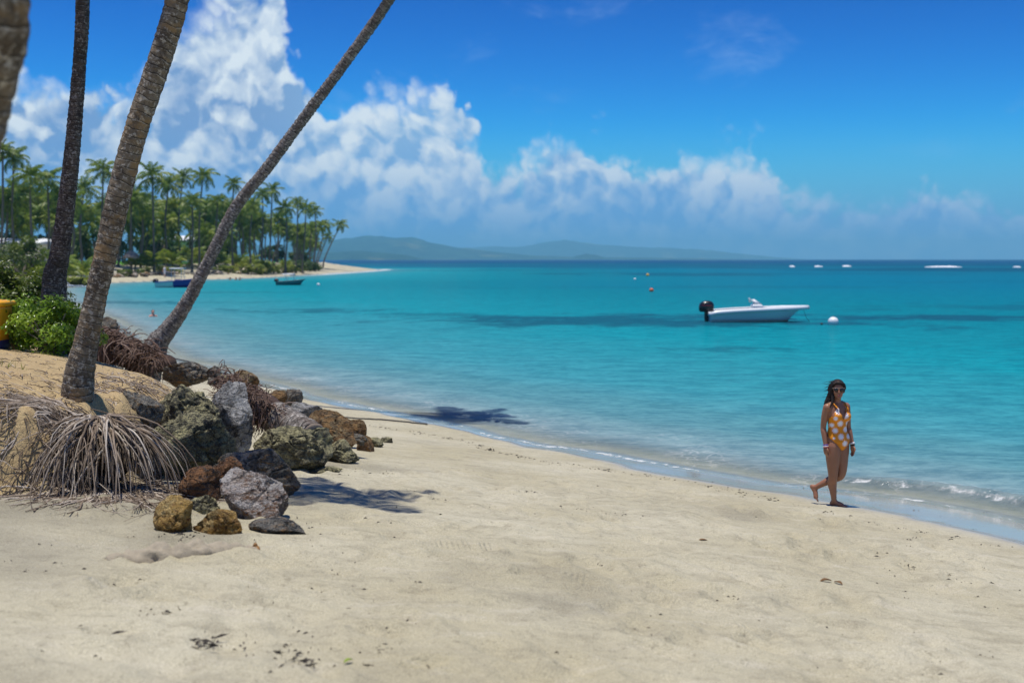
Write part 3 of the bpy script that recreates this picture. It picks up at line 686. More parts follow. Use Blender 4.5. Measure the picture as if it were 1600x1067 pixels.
def root_mat():
    rd = random.Random(77); base = palmA.location
    c = at(160, 650, 9.9)
    for k in range(295):
        yaw = R(rd.gauss(-84, 44)); yaw = max(R(-172), min(R(-14), yaw)); sw = max(0, math.degrees(yaw) + 62) / 48
        s = Vector((c.x + .10 + .22 * sw + rd.gauss(-.02, .20), 9.80 + .35 * sw * rd.random() + rd.gauss(0, .13), 0)); s.z = hz(s.x, s.y) + rd.uniform(-.05, .04)
        if k % 5 < 3:      # most of them spring from the crown of the clump
            a = R(rd.uniform(-185, 5)); q = rd.uniform(.25, .9); s = CORE_C + Vector((math.cos(a) * q * CORE_R.x, math.sin(a) * q * CORE_R.y, math.sqrt(1.12 - q * q) * CORE_R.z + .02)); yaw = a + rd.gauss(0, .62); sw = rd.choice((.0, .6, 1.2, 1.6))
        pts = root_path(rd, s, yaw, rd.uniform(.45, 1.25) * (1 - .35 * min(1.7, sw)), rd.uniform(.35, 1.3), 9, rd.choice((.02, .04, .07)))
        mb = MB(); tube_tri(mb, [p - base for p in pts], rd.choice((.005, .007, .009, .012, .014)), rd.uniform(.002, .006), 5, rd.gauss(.58, .33)); mb.obj('root', MATS['root_grey'], palmA, attr='tint')
    cb = CORE_C; cm = rock_mesh('root_core', tuple(2 * v for v in CORE_R), 5, 5, cuts=4, rough=.10, strata=.0); cm.materials.append(MATS['root_core']); co = bpy.data.objects.new('root_core', cm); link(co, palmA); co.location = cb - base  # dark mass added behind the roots in place of the hollow's shade
    mb = MB()
    for k in range(1150):
        yaw = R(rd.gauss(-68, 50)); w = rd.random()
        s = Vector((c.x + rd.gauss(.14, .28), 9.85 + rd.gauss(.04, .24), 0)); s.z = hz(s.x, s.y) + rd.uniform(-.02, .05)
        if w < .22:      # short broken roots and fibres sticking out of the face
            u = rd.random(); s = at(rd.uniform(-10, 250), rd.uniform(640, 760), 10); s = Vector((s.x, rd.uniform(9.15, 9.9), 0)); s.z = hz(s.x, s.y) + .01
            pts = root_path(rd, s, yaw, rd.uniform(.10, .35), .7, 5, .07)
        elif w < .62:
            a = R(rd.uniform(-190, 20)); q = rd.uniform(.2, 1.0); s = CORE_C + Vector((math.cos(a) * q * CORE_R.x, math.sin(a) * q * CORE_R.y, math.sqrt(max(.02, 1.1 - q * q)) * CORE_R.z + .01)); pts = root_path(rd, s, a + rd.gauss(0, .5), rd.uniform(.2, .9), rd.uniform(.4, 1.2), 7, .05)
        else: pts = root_path(rd, s, yaw, rd.uniform(.25, 1.15), rd.uniform(.3, 1.2), 7, .055)
        tube_tri(mb, [p - base for p in pts], rd.uniform(.003, .007), .002, 4, rd.gauss(.42, .25))
    mb.obj('fine_roots', MATS['root_grey'], palmA, attr='tint', kind='stuff')
def root_slope():
    """brown matted roots on the seaward side of the leaning palm's foot"""
    rd = random.Random(41); base = palmB.location; mb = MB()
    for k in range(950):
        u = rd.random(); px = 156 + 90 * u + rd.gauss(0, 4); py = 516 + 38 * u + rd.gauss(4, 7)
        s = at(px, py, 23.5 + rd.gauss(0, .5)); s.z = max(s.z, hz(s.x, s.y) + .01)
        pts = root_path(rd, s, R(rd.gauss(-120, 75)), rd.uniform(.2, .7), rd.uniform(.2, .9), 6, .12)
        tube_tri(mb, [p - base for p in pts], rd.uniform(.010, .02), .006, 4, rd.gauss(.4, .25))
    mb.obj('root_mat', MATS['root_red'], palmB, attr='tint', kind='stuff')
    g = MB()
    for k in range(60):
        u = rd.random(); p = at(160 + 84 * u, 532 + 26 * u, 23.6); g.ellip(p - base + Vector((rd.gauss(0, .1), rd.gauss(0, .2), -.16)), (.30, .4, .10 + .16 * rd.random()), None, 8, 6)
    g.obj('root_mound', MATS['root_red'], palmB, attr='tint')
root_slope()

# ------------------------------------------------------------------ rocks
def m_rock(name, base, alt, spot, top, crack=.5, top_amt=.5, scale=1.0, gloss=.25):
    def fn(h):
        p = h.obj(); r = h.rnd(); pv = h.vadd(p, h.comb(r * 31, r * 17, r * 7))
        n = h.noise(pv, 4 * scale, 7, .65, .4); n2 = h.noise(pv, 13 * scale, 6, .7); n3 = h.noise(h.mapv(pv, (1, 1, 2.6), rot=(.5, .3, 0)), 9 * scale, 5, .65, 1.2); n4 = h.noise(pv, 55 * scale, 4, .7)
        c = h.mix(n.ss(.38, .60), base + (1,), alt + (1,))
        c = h.mix(n3.ss(.52, .58), c, spot + (1,)); n6 = h.noise(h.vadd(pv, (5, 3, 1)), 2.6 * scale, 6, .7, .6); c = h.mix(n6.ss(.55, .60) * .8, c, top + (1,)); c = h.mix(n6.ss(.43, .38) * .75, c, tuple(x * .45 for x in base) + (1,))
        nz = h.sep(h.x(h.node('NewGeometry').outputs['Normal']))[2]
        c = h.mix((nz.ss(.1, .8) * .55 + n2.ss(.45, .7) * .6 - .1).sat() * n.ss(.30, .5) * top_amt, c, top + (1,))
        v = h.voro(h.vadd(pv, h.comb(n * .25, n2 * .15, n * .2)), 3.2 * scale, 'DISTANCE_TO_EDGE')
        c = h.mix(v.ss(.05, .0) * crack * n2.ss(.35, .6), c, tuple(x * .2 for x in base) + (1,))
        c = h.mix(n4.ss(.53, .62) * .7, c, tuple(x * .28 for x in base) + (1,)); c = h.mix(n4.ss(.44, .36) * .45, c, top + (1,))
        b = h.bump(n2 * .9 + n4 * .45 + n3 * .5 + v.ss(.0, .07) * .35, 1.0, .11)
        h.out(h.bsdf(c, h.mix(n2, (.55, .55, .55, 1), (.95, .95, .95, 1)), gloss, b))
    return material(name, fn)
m_rock('rock_green', (.14, .13, .09), (.28, .26, .165), (.10, .095, .08), (.58, .53, .28), .8, 1.0)
m_rock('rock_dark', (.075, .072, .066), (.17, .155, .13), (.26, .15, .06), (.38, .355, .29), .6, .7)
m_rock('rock_ochre', (.38, .20, .035), (.52, .32, .085), (.24, .11, .03), (.62, .46, .20), .9, .5)
m_rock('rock_brown', (.19, .095, .035), (.36, .19, .065), (.10, .065, .04), (.42, .33, .18), .7, .6)
m_rock('rock_banded', (.17, .125, .10), (.34, .27, .22), (.26, .12, .045), (.68, .63, .57), .7, .9, 1.0, .5)
m_rock('rock_white', (.18, .17, .155), (.38, .365, .34), (.07, .065, .06), (.62, .61, .58), .5, .85)
m_rock('rock_rust', (.12, .055, .026), (.28, .13, .05), (.07, .06, .055), (.27, .17, .10), .8, .35)
m_rock('rock_sandy', (.36, .29, .225), (.47, .40, .31), (.30, .24, .18), (.56, .49, .39), .4, .6)
m_rock('stone_orange', (.55, .24, .07), (.62, .33, .13), (.4, .18, .06), (.7, .45, .22), .2, .4)
def rock_mesh(name, size, seed, sub=5, cuts=19, rough=.06, strata=.05, tilt=.0, lumpy=.24):
    bm = bmesh.new(); bmesh.ops.create_icosphere(bm, subdivisions=sub, radius=1)
    P = np.array([v.co[:] for v in bm.verts]); rng = np.random.RandomState(seed)
    P *= (1 + lumpy * fbm(P[:, 0] * 1.2 + seed, P[:, 1] * 1.2, P[:, 2] * 1.2, 2, seed))[:, None]
    for k in range(cuts):                       # split faces
        d = rng.normal(size=3); d /= np.linalg.norm(d); o = rng.uniform(.46, .84); s = P @ d - o
        P -= np.where(s > 0, s * rng.uniform(.82, .98), 0)[:, None] * d
    q = P * 2.1
    f = fbm(q[:, 0], q[:, 1], q[:, 2], 6, seed + 11, .62); rid = 1 - np.abs(fbm(q[:, 0] * .9, q[:, 1] * .9, q[:, 2] * .9, 4, seed + 31)) * 1.3
    sd = rng.normal(size=3); sd /= np.linalg.norm(sd); st = P @ sd * 6 + 1.6 * f; st = (st - np.floor(st)); st = np.abs(st - .5) * 2
    cr = np.abs(fbm(q[:, 0] * .7 + 9, q[:, 1] * .7, q[:, 2] * .7, 3, seed + 41)); cr = -np.exp(-(cr / .06) ** 2)
    N = P / np.linalg.norm(P, axis=1)[:, None]
    P += N * (rough * f + rough * .6 * (rid - .5) + strata * (st - .5) + rough * 1.1 * cr)[:, None]
    c, s = math.cos(tilt), math.sin(tilt); P = np.stack([P[:, 0] * c - P[:, 2] * s, P[:, 1], P[:, 0] * s + P[:, 2] * c], 1)
    lo, hi = P.min(0), P.max(0); P = ((P - lo) / (hi - lo) - .5) * np.array(size)
    for v, co in zip(bm.verts, P): v.co = co
    me = bpy.data.meshes.new(name); bm.to_mesh(me); bm.free()
    me.polygons.foreach_set('use_smooth', [True] * len(me.polygons))
    me.set_sharp_from_angle(angle=R(38)); return me
def rock(px, py, w, h, Y, mat, seed, label, tilt=0, dr=.8, sub=5, bury=.12, name='boulder', cat='boulder', group='boulders tumbled at the foot of the bank', **kw):
    """centre and size in photo pixels; Y None: it sits on the sand where its foot is seen"""
    if Y is None: Y = ground(px, py + h / 2 - 1).y + dr * w * .5 * mpp(ground(px, py + h / 2 - 1).y) * .5
    k = mpp(Y); zb = at(px, py + h / 2, Y).z; zt = at(px, py - h / 2, Y).z; H = zt - zb; b = H * bury + .03
    W = w * k; me = rock_mesh(name, (W, W * dr, H + b), seed, sub, tilt=tilt, **kw); me.materials.append(MATS[mat])
    o = bpy.data.objects.new(name, me); c = at(px, py, Y); o.location = (c.x, c.y, (zt + zb - b) / 2)
    return link(o, None, label, cat, group)
ROCKS = [
    (293, 694, 146, 104, 11.25, 'rock_green', 101, 'largest yellow green lichened boulder, directly beside the hanging grey roots', .2, .8),
    (214, 716, 78, 84, 10.75, 'rock_dark', 162, 'shaded dark boulder half covered by the hanging grey roots', .2, .7),  # boulder added for darkness where a shaded hollow lies
    (294, 640, 108, 82, 12.1, 'rock_green', 122, 'tall green lichened boulder standing behind the largest boulder', -.3, .7),
    (220, 642, 66, 66, 11.6, 'rock_dark', 103, 'dark shaded boulder wedged between the palm roots and the green boulders', .1, .8),
    (357, 650, 80, 110, 12.4, 'rock_white', 104, 'pale grey and white veined boulder between green boulder and reddish root ball', .5, .6),
    (455, 697, 128, 64, 12.95, 'rock_green', 125, 'long low olive boulder lying under the cut palm log', -.18, .6),
    (402, 738, 142, 80, 10.35, 'rock_dark', 106, 'wide dark charcoal boulder behind the purple banded boulder', .15, .6),
    (311, 755, 70, 58, None, 'rock_rust', 107, 'rusty brown split boulder left of the purple banded boulder', -.2, .8),
    (396, 771, 110, 78, None, 'rock_banded', 128, 'purple and white banded boulder at the front of the pile', .4, .7),
    (356, 735, 64, 48, 9.95, 'rock_rust', 129, 'flat faced reddish boulder resting between the rusty and the banded boulders', .5, .6),
    (270, 803, 64, 60, None, 'rock_ochre', 110, 'upright yellow ochre cracked rock at the near left of the pile', .3, .8),
    (339, 811, 88, 38, None, 'rock_ochre', 111, 'low flat ochre rock half sunk in sand before the banded boulder', .1, .7),
    (316, 787, 56, 32, 9.2, 'rock_green', 112, 'small olive rock squeezed between the two ochre rocks and the rusty boulder', .1, .8),
    (433, 821, 94, 27, None, 'rock_dark', 113, 'flat dark grey rock sunk in the sand at the near right of the pile', .0, .7),
    (516, 671, 90, 62, 14.4, 'rock_brown', 134, 'long orange brown boulder sloping down to the beach beside the cut log', -.5, .6),
    (534, 705, 56, 38, None, 'rock_green', 115, 'small grey green rock on the sand below the cut end of the log', -.3, .7),
    (571, 694, 28, 27, None, 'rock_brown', 116, 'little brown wedge shaped rock just right of the orange brown boulder', .3, .8),
    (586, 690, 28, 16, None, 'rock_green', 117, 'little grey rock lying right of the brown wedge shaped rock', .0, .8),
    (601, 688, 26, 11, None, 'rock_green', 118, 'outermost flat pebble like rock at the right tip of the rock pile', .0, .8),
    (551, 667, 46, 26, 16.1, 'rock_brown', 119, 'rounded orange rock standing on sand nearest the water line', .1, .8),
    (456, 622, 36, 30, 18.2, 'rock_dark', 120, 'rounded dark grey rock near the water above the reddish root ball', .1, .9),
    (477, 642, 56, 30, 16.8, 'rock_white', 121, 'pale grey rock behind the orange brown sloping boulder', -.2, .8),
    (430, 622, 36, 26, 17.6, 'rock_brown', 142, 'small olive brown rock left of the rounded dark grey rock', .2, .8),
    (378, 595, 54, 36, 18.6, 'rock_brown', 143, 'brown triangular rock with a sharp top against the shallow water', .6, .6),
    (296, 581, 86, 34, 21.0, 'rock_dark', 144, 'broad dark boulder at the water edge below the leaning palm', .0, .7),
    (336, 584, 26, 26, 20.6, 'rock_dark', 145, 'black lump of rock at the right end of the broad dark boulder', .0, .8),
    (349, 593, 16, 15, 20.2, 'rock_green', 146, 'tiny olive stone just left of the brown triangular rock', .0, .9),
    (330, 594, 14, 9, 20.0, 'rock_dark', 147, 'tiny black stone in front of the broad dark boulder', .0, .9),
    (508, 733, 52, 9, None, 'rock_green', 148, 'flat olive rock nearly buried in sand below the long low boulder', .0, .7),
    (170, 508, 30, 27, 25.0, 'rock_dark', 149, 'dark boulder half hidden in dead twigs right of the tan palm trunk', .1, .9),
    (385, 628, 40, 40, 14.0, 'rock_dark', 150, 'dark rock under the top of the reddish root ball', .1, .9),
    (560, 683, 30, 14, 14.6, 'rock_dark', 151, 'dark sliver of rock under the toe of the orange brown boulder', .1, .9),
    (418, 776, 60, 52, 9.75, 'rock_banded', 152, 'grey banded rock tucked behind the right flank of the purple boulder', -.4, .8),
]
for r_ in ROCKS:
    px, py, w, h_, Y, mt, sd, lb, tl, dr = r_
    rock(px, py, w, h_, Y, mt, sd, lb, tl, dr, bury=.3 if mt == 'rock_ochre' else .2, sub=6 if w > 90 else (5 if w > 45 else 4), strata=.022 if mt in ('rock_banded', 'rock_white') else .010, rough=.085 if mt == 'rock_green' else .055)
g_ = ground(400, 862); rock(400, 856, 17, 19, g_.y + .05, 'stone_orange', 160, 'small bright orange stone on the half buried pale log', .2, .8, 4, .05, 'stone', 'stone', None)
g_ = ground(122, 898); rock(122, 897, 7, 5, g_.y, 'stone_orange', 161, 'tiny orange pebble alone on the sand at lower left', .0, .8, 3, .05, 'stone', 'stone', None)

# half buried log, cut palm stump, rope, litter
def buried_log():
    a, b = ground(166, 872), ground(405, 862); rng = np.random.RandomState(3)
    pts, rad = [], []
    for i in range(60):
        t = i / 59; p = a.lerp(b, t); p.y += .03 * math.sin(t * 9) - .01; r = .105 * (math.sin(math.pi * (.05 + .9 * t)) ** .35) * (1 - .35 * math.exp(-((t - .42) / .035) ** 2)) * (1 - .25 * t)
        p.z = hz(p.x, p.y) - .05 + .035 * math.sin(t * 3.1); pts.append(p); rad.append(r)
    mb = MB(); mb.tube(pts, rad, 22); V = np.array([tuple(v) for v in mb.v]); c = np.repeat(np.array([tuple(p) for p in pts]), 22, 0)
    d = V - c; d *= (1 + .36 * fbm(V[:, 0] * 9, V[:, 1] * 16, V[:, 2] * 16, 4, 6))[:, None]; mb.v = (c + d).tolist()
    mb.obj('driftwood_log', plain('log_pale', (.38, .325, .235), .9, .2, .35, 22, 1.0), label='pale weathered log lying half buried in the near sand', cat='log')
buried_log()
def cut_stump():
    rd = random.Random(12); b = at(400, 640, 13.7); b = Vector((b.x, 13.7, hz(b.x, 13.7)))
    t = empty('palm_stump', b, 'fallen palm stump with reddish root ball and a sawn end pointing down the beach', 'tree stump')
    p0, p1 = at(430, 652, 13.55) - b, at(488, 683, 13.05) - b
    pts = [p0.lerp(p1, i / 24) for i in range(25)]; r = 24 * mpp(13.3)
    me = trunk_mesh('trunk', [p0, p0.lerp(p1, .33), p0.lerp(p1, .66), p1], [r * 1.1, r * 1.02, r, r], .012, .08, .012, 24, 15); mobj('trunk', me, MATS['trunk_grey'], t)
    d = (p1 - p0).normalized(); mb = MB(); q = d.to_track_quat('Z', 'Y').to_matrix()
    ring = lambda rr, o: [p1 + d * o + q @ Vector((rr * math.cos(2 * math.pi * k / 24), rr * math.sin(2 * math.pi * k / 24), 0)) for k in range(24)]
    mb.loft([ring(r * .98, -.03), ring(r * .97, .012), ring(r * .6, .016), ring(r * .15, .01)]); mb.obj('sawn_end', plain('sawn_wood', (.30, .235, .18), .85, .2, .35, 25, .4), t)
    g = MB(); g.ellip(at(405, 637, 13.75) - b, (50 * mpp(13.7), .34, 26 * mpp(13.7)), Matrix.Rotation(.5, 3, 'Y'), 20, 14); g.obj('root_core', MATS['root_red'], t, attr='tint')
    m = MB(); c0 = at(405, 636, 13.75)
    for k in range(1300):
        u, v = rd.uniform(-1, 1), rd.gauss(0, .5); s = at(405 + 56 * u + rd.gauss(0, 3), 637 + 27 * u + 26 * v * (1 - .45 * u), 13.45 + rd.uniform(-.1, .3)); s.z = max(s.z, hz(s.x, s.y) + .01)
        dv = (s - c0).normalized() + Vector((rd.gauss(0, .5), rd.gauss(-.3, .4), rd.gauss(-.25, .4)))
        pts = [s - b]; dd = dv.normalized()
        for i in range(4):
            dd = (dd + Vector((rd.gauss(0, .35), rd.gauss(0, .3), rd.gauss(-.28, .3)))).normalized(); pts.append(pts[-1] + dd * rd.uniform(.03, .07))
        tube_tri(m, pts, rd.uniform(.005, .009), .003, 4, rd.gauss(.45, .25))
    m.obj('fine_roots', MATS['root_red'], t, attr='tint', kind='stuff')
cut_stump()
def rope():
    pts = []
    for px, py in catmull([(508, 652), (530, 653), (560, 655), (600, 657), (640, 661), (668, 664)], 40):
        g = ground(px, py); g.z = max(hz(g.x, g.y), .0) + .012; pts.append(g)
    mb = MB(); mb.tube(pts, .016, 6); mb.obj('rope', plain('rope_dark', (.06, .055, .05), .9), label='thin dark rope stretched across sand into the shallow water', cat='rope')
    pts = []
    for px, py in catmull([(247, 556), (262, 559), (285, 564), (305, 568)], 20):
        g = ground(px, py); g.z = max(hz(g.x, g.y), 0) + .02; pts.append(g)
    mb = MB(); mb.tube(pts, .022, 6); mb.obj('rope', MATS['rope_dark'], label='short dark rope at the foot of the leaning palm', cat='rope')
rope()
def litter():
    rd = random.Random(8); mb = MB()
    def clump(g, n, sp, sz):
        for i in range(n):
            x, y = g.x + rd.gauss(0, sp), g.y + rd.gauss(0, sp * .8); z = hz(x, y) + .004; a = rd.uniform(0, 6.28); l = sz * rd.choice((.3, .5, .6, .9, 1.9, 2.6))
            u = Vector((math.cos(a), math.sin(a), rd.uniform(-.05, .2))) * l; w = Vector((-math.sin(a), math.cos(a), rd.uniform(0, .5))) * sz * rd.uniform(.10, .30); p = Vector((x, y, z))
            mb.add([p - u, p + w + Vector((0, 0, .01)), p + u, p - w], [(0, 1, 2), (0, 2, 3)], rd.random())
    spots = [(160, 1003, 40, .07, .022), (305, 1003, 26, .06, .02), (330, 1012, 20, .05, .015), (600, 1018, 20, .05, .015), (440, 1025, 26, .10, .015), (480, 1040, 20, .05, .02), (1412, 880, 42, .13, .014), (900, 795, 30, .22, .010),
             (1025, 812, 22, .18, .010), (820, 768, 16, .10, .012), (660, 770, 14, .12, .010), (520, 745, 14, .3, .010), (580, 738, 14, .2, .010), (1230, 892, 6, .03, .02), (300, 838, 20, .12, .014), (815, 862, 6, .02, .014), (650, 912, 5, .02, .01), (1100, 920, 8, .1, .008), (1470, 905, 20, .25, .010), (100, 990, 12, .1, .012), (1250, 860, 12, .3, .008), (250, 960, 10, .06, .014), (590, 970, 10, .1, .01), (700, 800, 12, .3, .008)]
    for px, py, n, sp, sz in spots: clump(ground(px, py), n, sp, sz)
    for k in range(420):
        g = ground(rd.uniform(0, 1600), rd.uniform(720, 1060)); clump(g, rd.choice((1, 1, 2, 3)), .03, .007)
    for k in range(300):
        t_ = rd.random() ** .8; x0, y0 = 6.6 - 12.5 * t_, 12.9 + 14.5 * t_; n_ = 1.15 + 1.0 * t_ ** 2 * 0 + rd.gauss(0, .09) + .35 * math.sin(t_ * 21); gx, gy = x0 - .8 * n_ - .6, y0 - .6 * n_ - .45
        if shore_d(np.array([gx]), np.array([gy]))[0] > .9: clump(Vector((gx, gy, 0)), rd.choice((1, 2, 3, 5)), .06, .011)
    mb.obj('seaweed_litter', MATS['twig_grey'], smooth=False, attr='tint', kind='stuff')
    mb = MB()
    for k in range(900):          # twigs and dry leaves on the top of the bank
        p = at(rd.uniform(-20, 300), rd.uniform(540, 640), 10); g = ground(rd.uniform(-40, 320), rd.uniform(545, 650))
        if poly_sd(np.array([g.x]), np.array([g.y]), BANK)[0] < .05: continue
        a = rd.uniform(0, 6.28); l = rd.uniform(.03, .16); d = Vector((math.cos(a), math.sin(a), 0)) * l
        q = g + d; q.z = hz(q.x, q.y) + rd.uniform(.0, .03); g.z = hz(g.x, g.y) + rd.uniform(0, .02)
        mid = (g + q) / 2 + Vector((rd.gauss(0, .01), rd.gauss(0, .01), rd.uniform(0, .02))); tube_tri(mb, [g, mid, q], rd.uniform(.002, .006), .002, 4, rd.gauss(.5, .3))
    mb.obj('bank_litter', MATS['root_grey'], attr='tint', kind='stuff')
litter()
plain('root_core', (.045, .030, .020), .95, .1, .4, 30, .8)  # near-black brown standing in for the shaded cavity among the roots
root_mat()
def hanging_roots():
    """roots left hanging under the lip right of the palm, grey against the brown sand"""
    rd = random.Random(31); mb = MB()
    for k in range(260):
        g = ground(rd.uniform(150, 300), rd.uniform(584, 618)); s = Vector((g.x, g.y, g.z + .02)) - palmA.location
        pts = [s]; d = Vector((rd.gauss(.1, .5), rd.gauss(-.5, .4), rd.uniform(-.2, .3))).normalized(); n = rd.randint(4, 7)
        for i in range(n):
            d = (d + Vector((rd.gauss(0, .25), rd.gauss(0, .25), -.28))).normalized(); q = pts[-1] + d * rd.uniform(.025, .055); w = q + palmA.location
            q.z = max(q.z, hz(w.x, w.y) + .008 - palmA.location.z); pts.append(q)
        tube_tri(mb, pts, rd.uniform(.004, .009), .003, 4, rd.gauss(.6, .25))
    mb.obj('hanging_roots', MATS['root_grey'], palmA, attr='tint', kind='stuff')
hanging_roots()
def dead_leaf(px, py, sz, rz, label, mat):
    g = ground(px, py); mb = MB(); n = 7; L, Rr = [], []
    for i in range(n):
        t = i / (n - 1); w = .42 * math.sin(math.pi * (.06 + .9 * t)); z = .10 * math.sin(t * 3) + .04
        L.append((t - .5, w * .5, z + .16 * w)); Rr.append((t - .5, -w * .5, z + .22 * w))
    M = [(t / (n - 1) - .5, 0, .10 * math.sin(t / (n - 1) * 3) + .01) for t in range(n)]
    mb.loft([[Vector(v) * sz for v in (a, b, c)] for a, b, c in zip(L, M, Rr)], cap=False, closed=False)
    o = mb.obj('leaf', mat, smooth=False, label=label, cat='leaf'); o.location = (g.x, g.y, hz(g.x, g.y) + .012); o.rotation_euler = (0, 0, rz)
    m = o.modifiers.new('thickness', 'SOLIDIFY'); m.thickness = .003
lf1 = plain('leaf_dry', (.17, .095, .04), .8, .2, .3, 20); lf2 = plain('leaf_fallen_green', (.22, .30, .02), .5)
dead_leaf(1290, 911, .10, .3, 'curled brown dead leaf on sand, left one of the pair', lf1)
dead_leaf(1310, 914, .085, -1.1, 'curled brown dead leaf on sand, right one of the pair', lf1)
dead_leaf(1229, 892, .08, 1.2, 'small dry leaf standing up from sand left of the leaf pair', lf1)
dead_leaf(544, 1036, .055, .9, 'small yellow green leaf on the nearest sand', lf2)
dead_leaf(1098, 848, .10, .1, 'thin dark leaf lying flat on sand below the waterline', lf1)

# ------------------------------------------------------------------ bushes on the bank
def leaf_cloud(mb, c, r, n, leaf, rd, up=.7, shell=.55, clumps=0, asp=.5):
    cl = []
    for k in range(clumps):
        d = Vector((rd.gauss(0, 1), rd.gauss(0, 1), rd.gauss(.25, .8))).normalized(); cl.append((Vector((d.x * r[0], d.y * r[1], d.z * r[2])) * rd.uniform(.55, .95), rd.uniform(.22, .42), rd.gauss(0, .16)))
    for k in range(n):
        if cl:
            q, s, tv = rd.choice(cl); d = Vector((rd.gauss(0, 1), rd.gauss(0, 1), rd.gauss(0, 1))).normalized() * (rd.random() ** .45) * s
            p = q + Vector((d.x * r[0], d.y * r[1], d.z * r[2] * 1.1)); nrm = d * 1.2 + q.normalized() * .5
        else:
            d = Vector((rd.gauss(0, 1), rd.gauss(0, 1), rd.gauss(0, 1))).normalized(); p = Vector((d.x * r[0], d.y * r[1], d.z * r[2])) * (shell + (1 - shell) * rd.random()); nrm = d; tv = 0
        nrm = (nrm + Vector((rd.gauss(0, .5), rd.gauss(0, .5), rd.gauss(up, .5)))).normalized()
        u = nrm.cross(Vector((rd.gauss(0, 1), rd.gauss(0, 1), rd.gauss(0, 1)))).normalized(); v = nrm.cross(u); l = leaf * rd.uniform(.6, 1.25)
        p = p + Vector(c); t = min(1, max(0, rd.gauss(.5, .2) + tv))
        mb.add([p - u * l * .5, p + v * l * asp * .5 + nrm * l * .08, p + u * l * .5, p - v * l * asp * .5 + nrm * l * .08], [(0, 1, 2), (0, 2, 3)], t)
def bush(name, c, r, n, leaf, mat, seed, label, clumps=26, stems=14, group='bushes on the near bank', cat='bush'):
    rd = random.Random(seed); c = Vector(c); t = empty(name, c, label, cat, group)
    mb = MB(); leaf_cloud(mb, (0, 0, r[2] * .95), r, n, leaf, rd, clumps=clumps); mb.obj('foliage', MATS[mat], t, smooth=False, attr='tint')
    st = MB()
    for k in range(stems):
        a = rd.uniform(0, 6.28); e = Vector((math.cos(a) * r[0] * rd.random(), math.sin(a) * r[1] * rd.random(), r[2] * rd.uniform(.7, 1.6)))
        st.tube([(0, 0, -.1), e * .4 + Vector((0, 0, .08)), e], [.02, .013, .006], 5)
    st.obj('stems', MATS['trunk_far'], t); return t
def on(px, py): return ground(px, py)
def onb(px, Y): x = at(px, 500, Y).x; return (x, Y, hz(x, Y) - .03)
bush('leafy_bush', onb(78, 16.6), (.64, .62, .42), 5200, .066, 'leaf_bright', 1, 'bright green low bush at the edge of sand before the dark palm trunk', 34)
bush('leafy_bush', onb(20, 16.9), (.60, .6, .44), 4600, .066, 'leaf_bright', 2, 'bright green low bush just behind the yellow bin', 30)
bush('leafy_bush', onb(112, 17.0), (.42, .5, .32), 2600, .064, 'leaf_bright', 3, 'small bright green bush spilling towards the foot of the tan palm trunk', 22)
bush('leafy_bush', onb(30, 19.3), (.80, .8, .70), 7000, .085, 'leaf_dark', 4, 'dark olive bush left of the dark palm trunk', 30)
bush('leafy_bush', onb(-40, 19.0), (.80, .8, .76), 6500, .085, 'leaf_dark', 5, 'dark olive bush at the left edge of the picture', 30)
bush('leafy_bush', onb(112, 20.0), (.40, .6, .52), 4200, .08, 'leaf_dark', 6, 'olive bush between the dark and the tan palm trunks', 22)
bush('leafy_bush', onb(70, 18.9), (.42, .4, .46), 3000, .08, 'leaf_dark', 7, 'dark bush hugging the foot of the dark palm trunk', 18)
def grass_tufts():
    rd = random.Random(21); mb = MB()
    for px, py, n, hgt in [(8, 574, 26, .12), (68, 556, 40, .10), (30, 578, 10, .06), (95, 560, 14, .07), (50, 548, 20, .08), (120, 552, 16, .1)]:
        g = ground(px, py)
        for k in range(n):
            p = g + Vector((rd.gauss(0, .09), rd.gauss(0, .09), 0)); p.z = hz(p.x, p.y) - .005; d = Vector((rd.gauss(0, .5), rd.gauss(0, .5), 1)).normalized() * hgt * rd.uniform(.5, 1.2); s = Vector((rd.gauss(0, 1), rd.gauss(0, 1), 0)).normalized() * .005
            mb.add([p - s, p + s, p + d], [(0, 1, 2)], rd.random())
    mb.obj('grass', MATS['leaf_hedge'], smooth=False, attr='tint', kind='stuff')
grass_tufts()
def dead_shrub():
    rd = random.Random(14); b = at(172, 518, 25.2); b.z = hz(b.x, b.y); t = empty('dead_shrub', b, 'leafless grey shrub hanging over the water right of the tan palm trunk', 'dead shrub'); mb = MB()
    def grow(p, d, l, r, lev):
        q = p + d * l; m = p.lerp(q, .5) + Vector((rd.gauss(0, .06), rd.gauss(0, .06), rd.gauss(0, .06))) * l; mb.tube([p, m, q], [r, r * .85, r * .7], 4, cap=False, a=[rd.random()] * 3)
        if lev < 4:
            for k in range(3 if lev else 9): grow(p.lerp(q, rd.uniform(.5, 1)), (d + Vector((rd.gauss(.1, .5), rd.gauss(0, .5), rd.gauss(-.05, .4)))).normalized(), l * rd.uniform(.55, .8), r * .62, lev + 1)
    grow(Vector((0, 0, 0)), Vector((.1, 0, .9)).normalized(), .30, .022, 0); mb.obj('twigs', MATS['twig_grey'], t, attr='tint', kind='stuff')
dead_shrub()
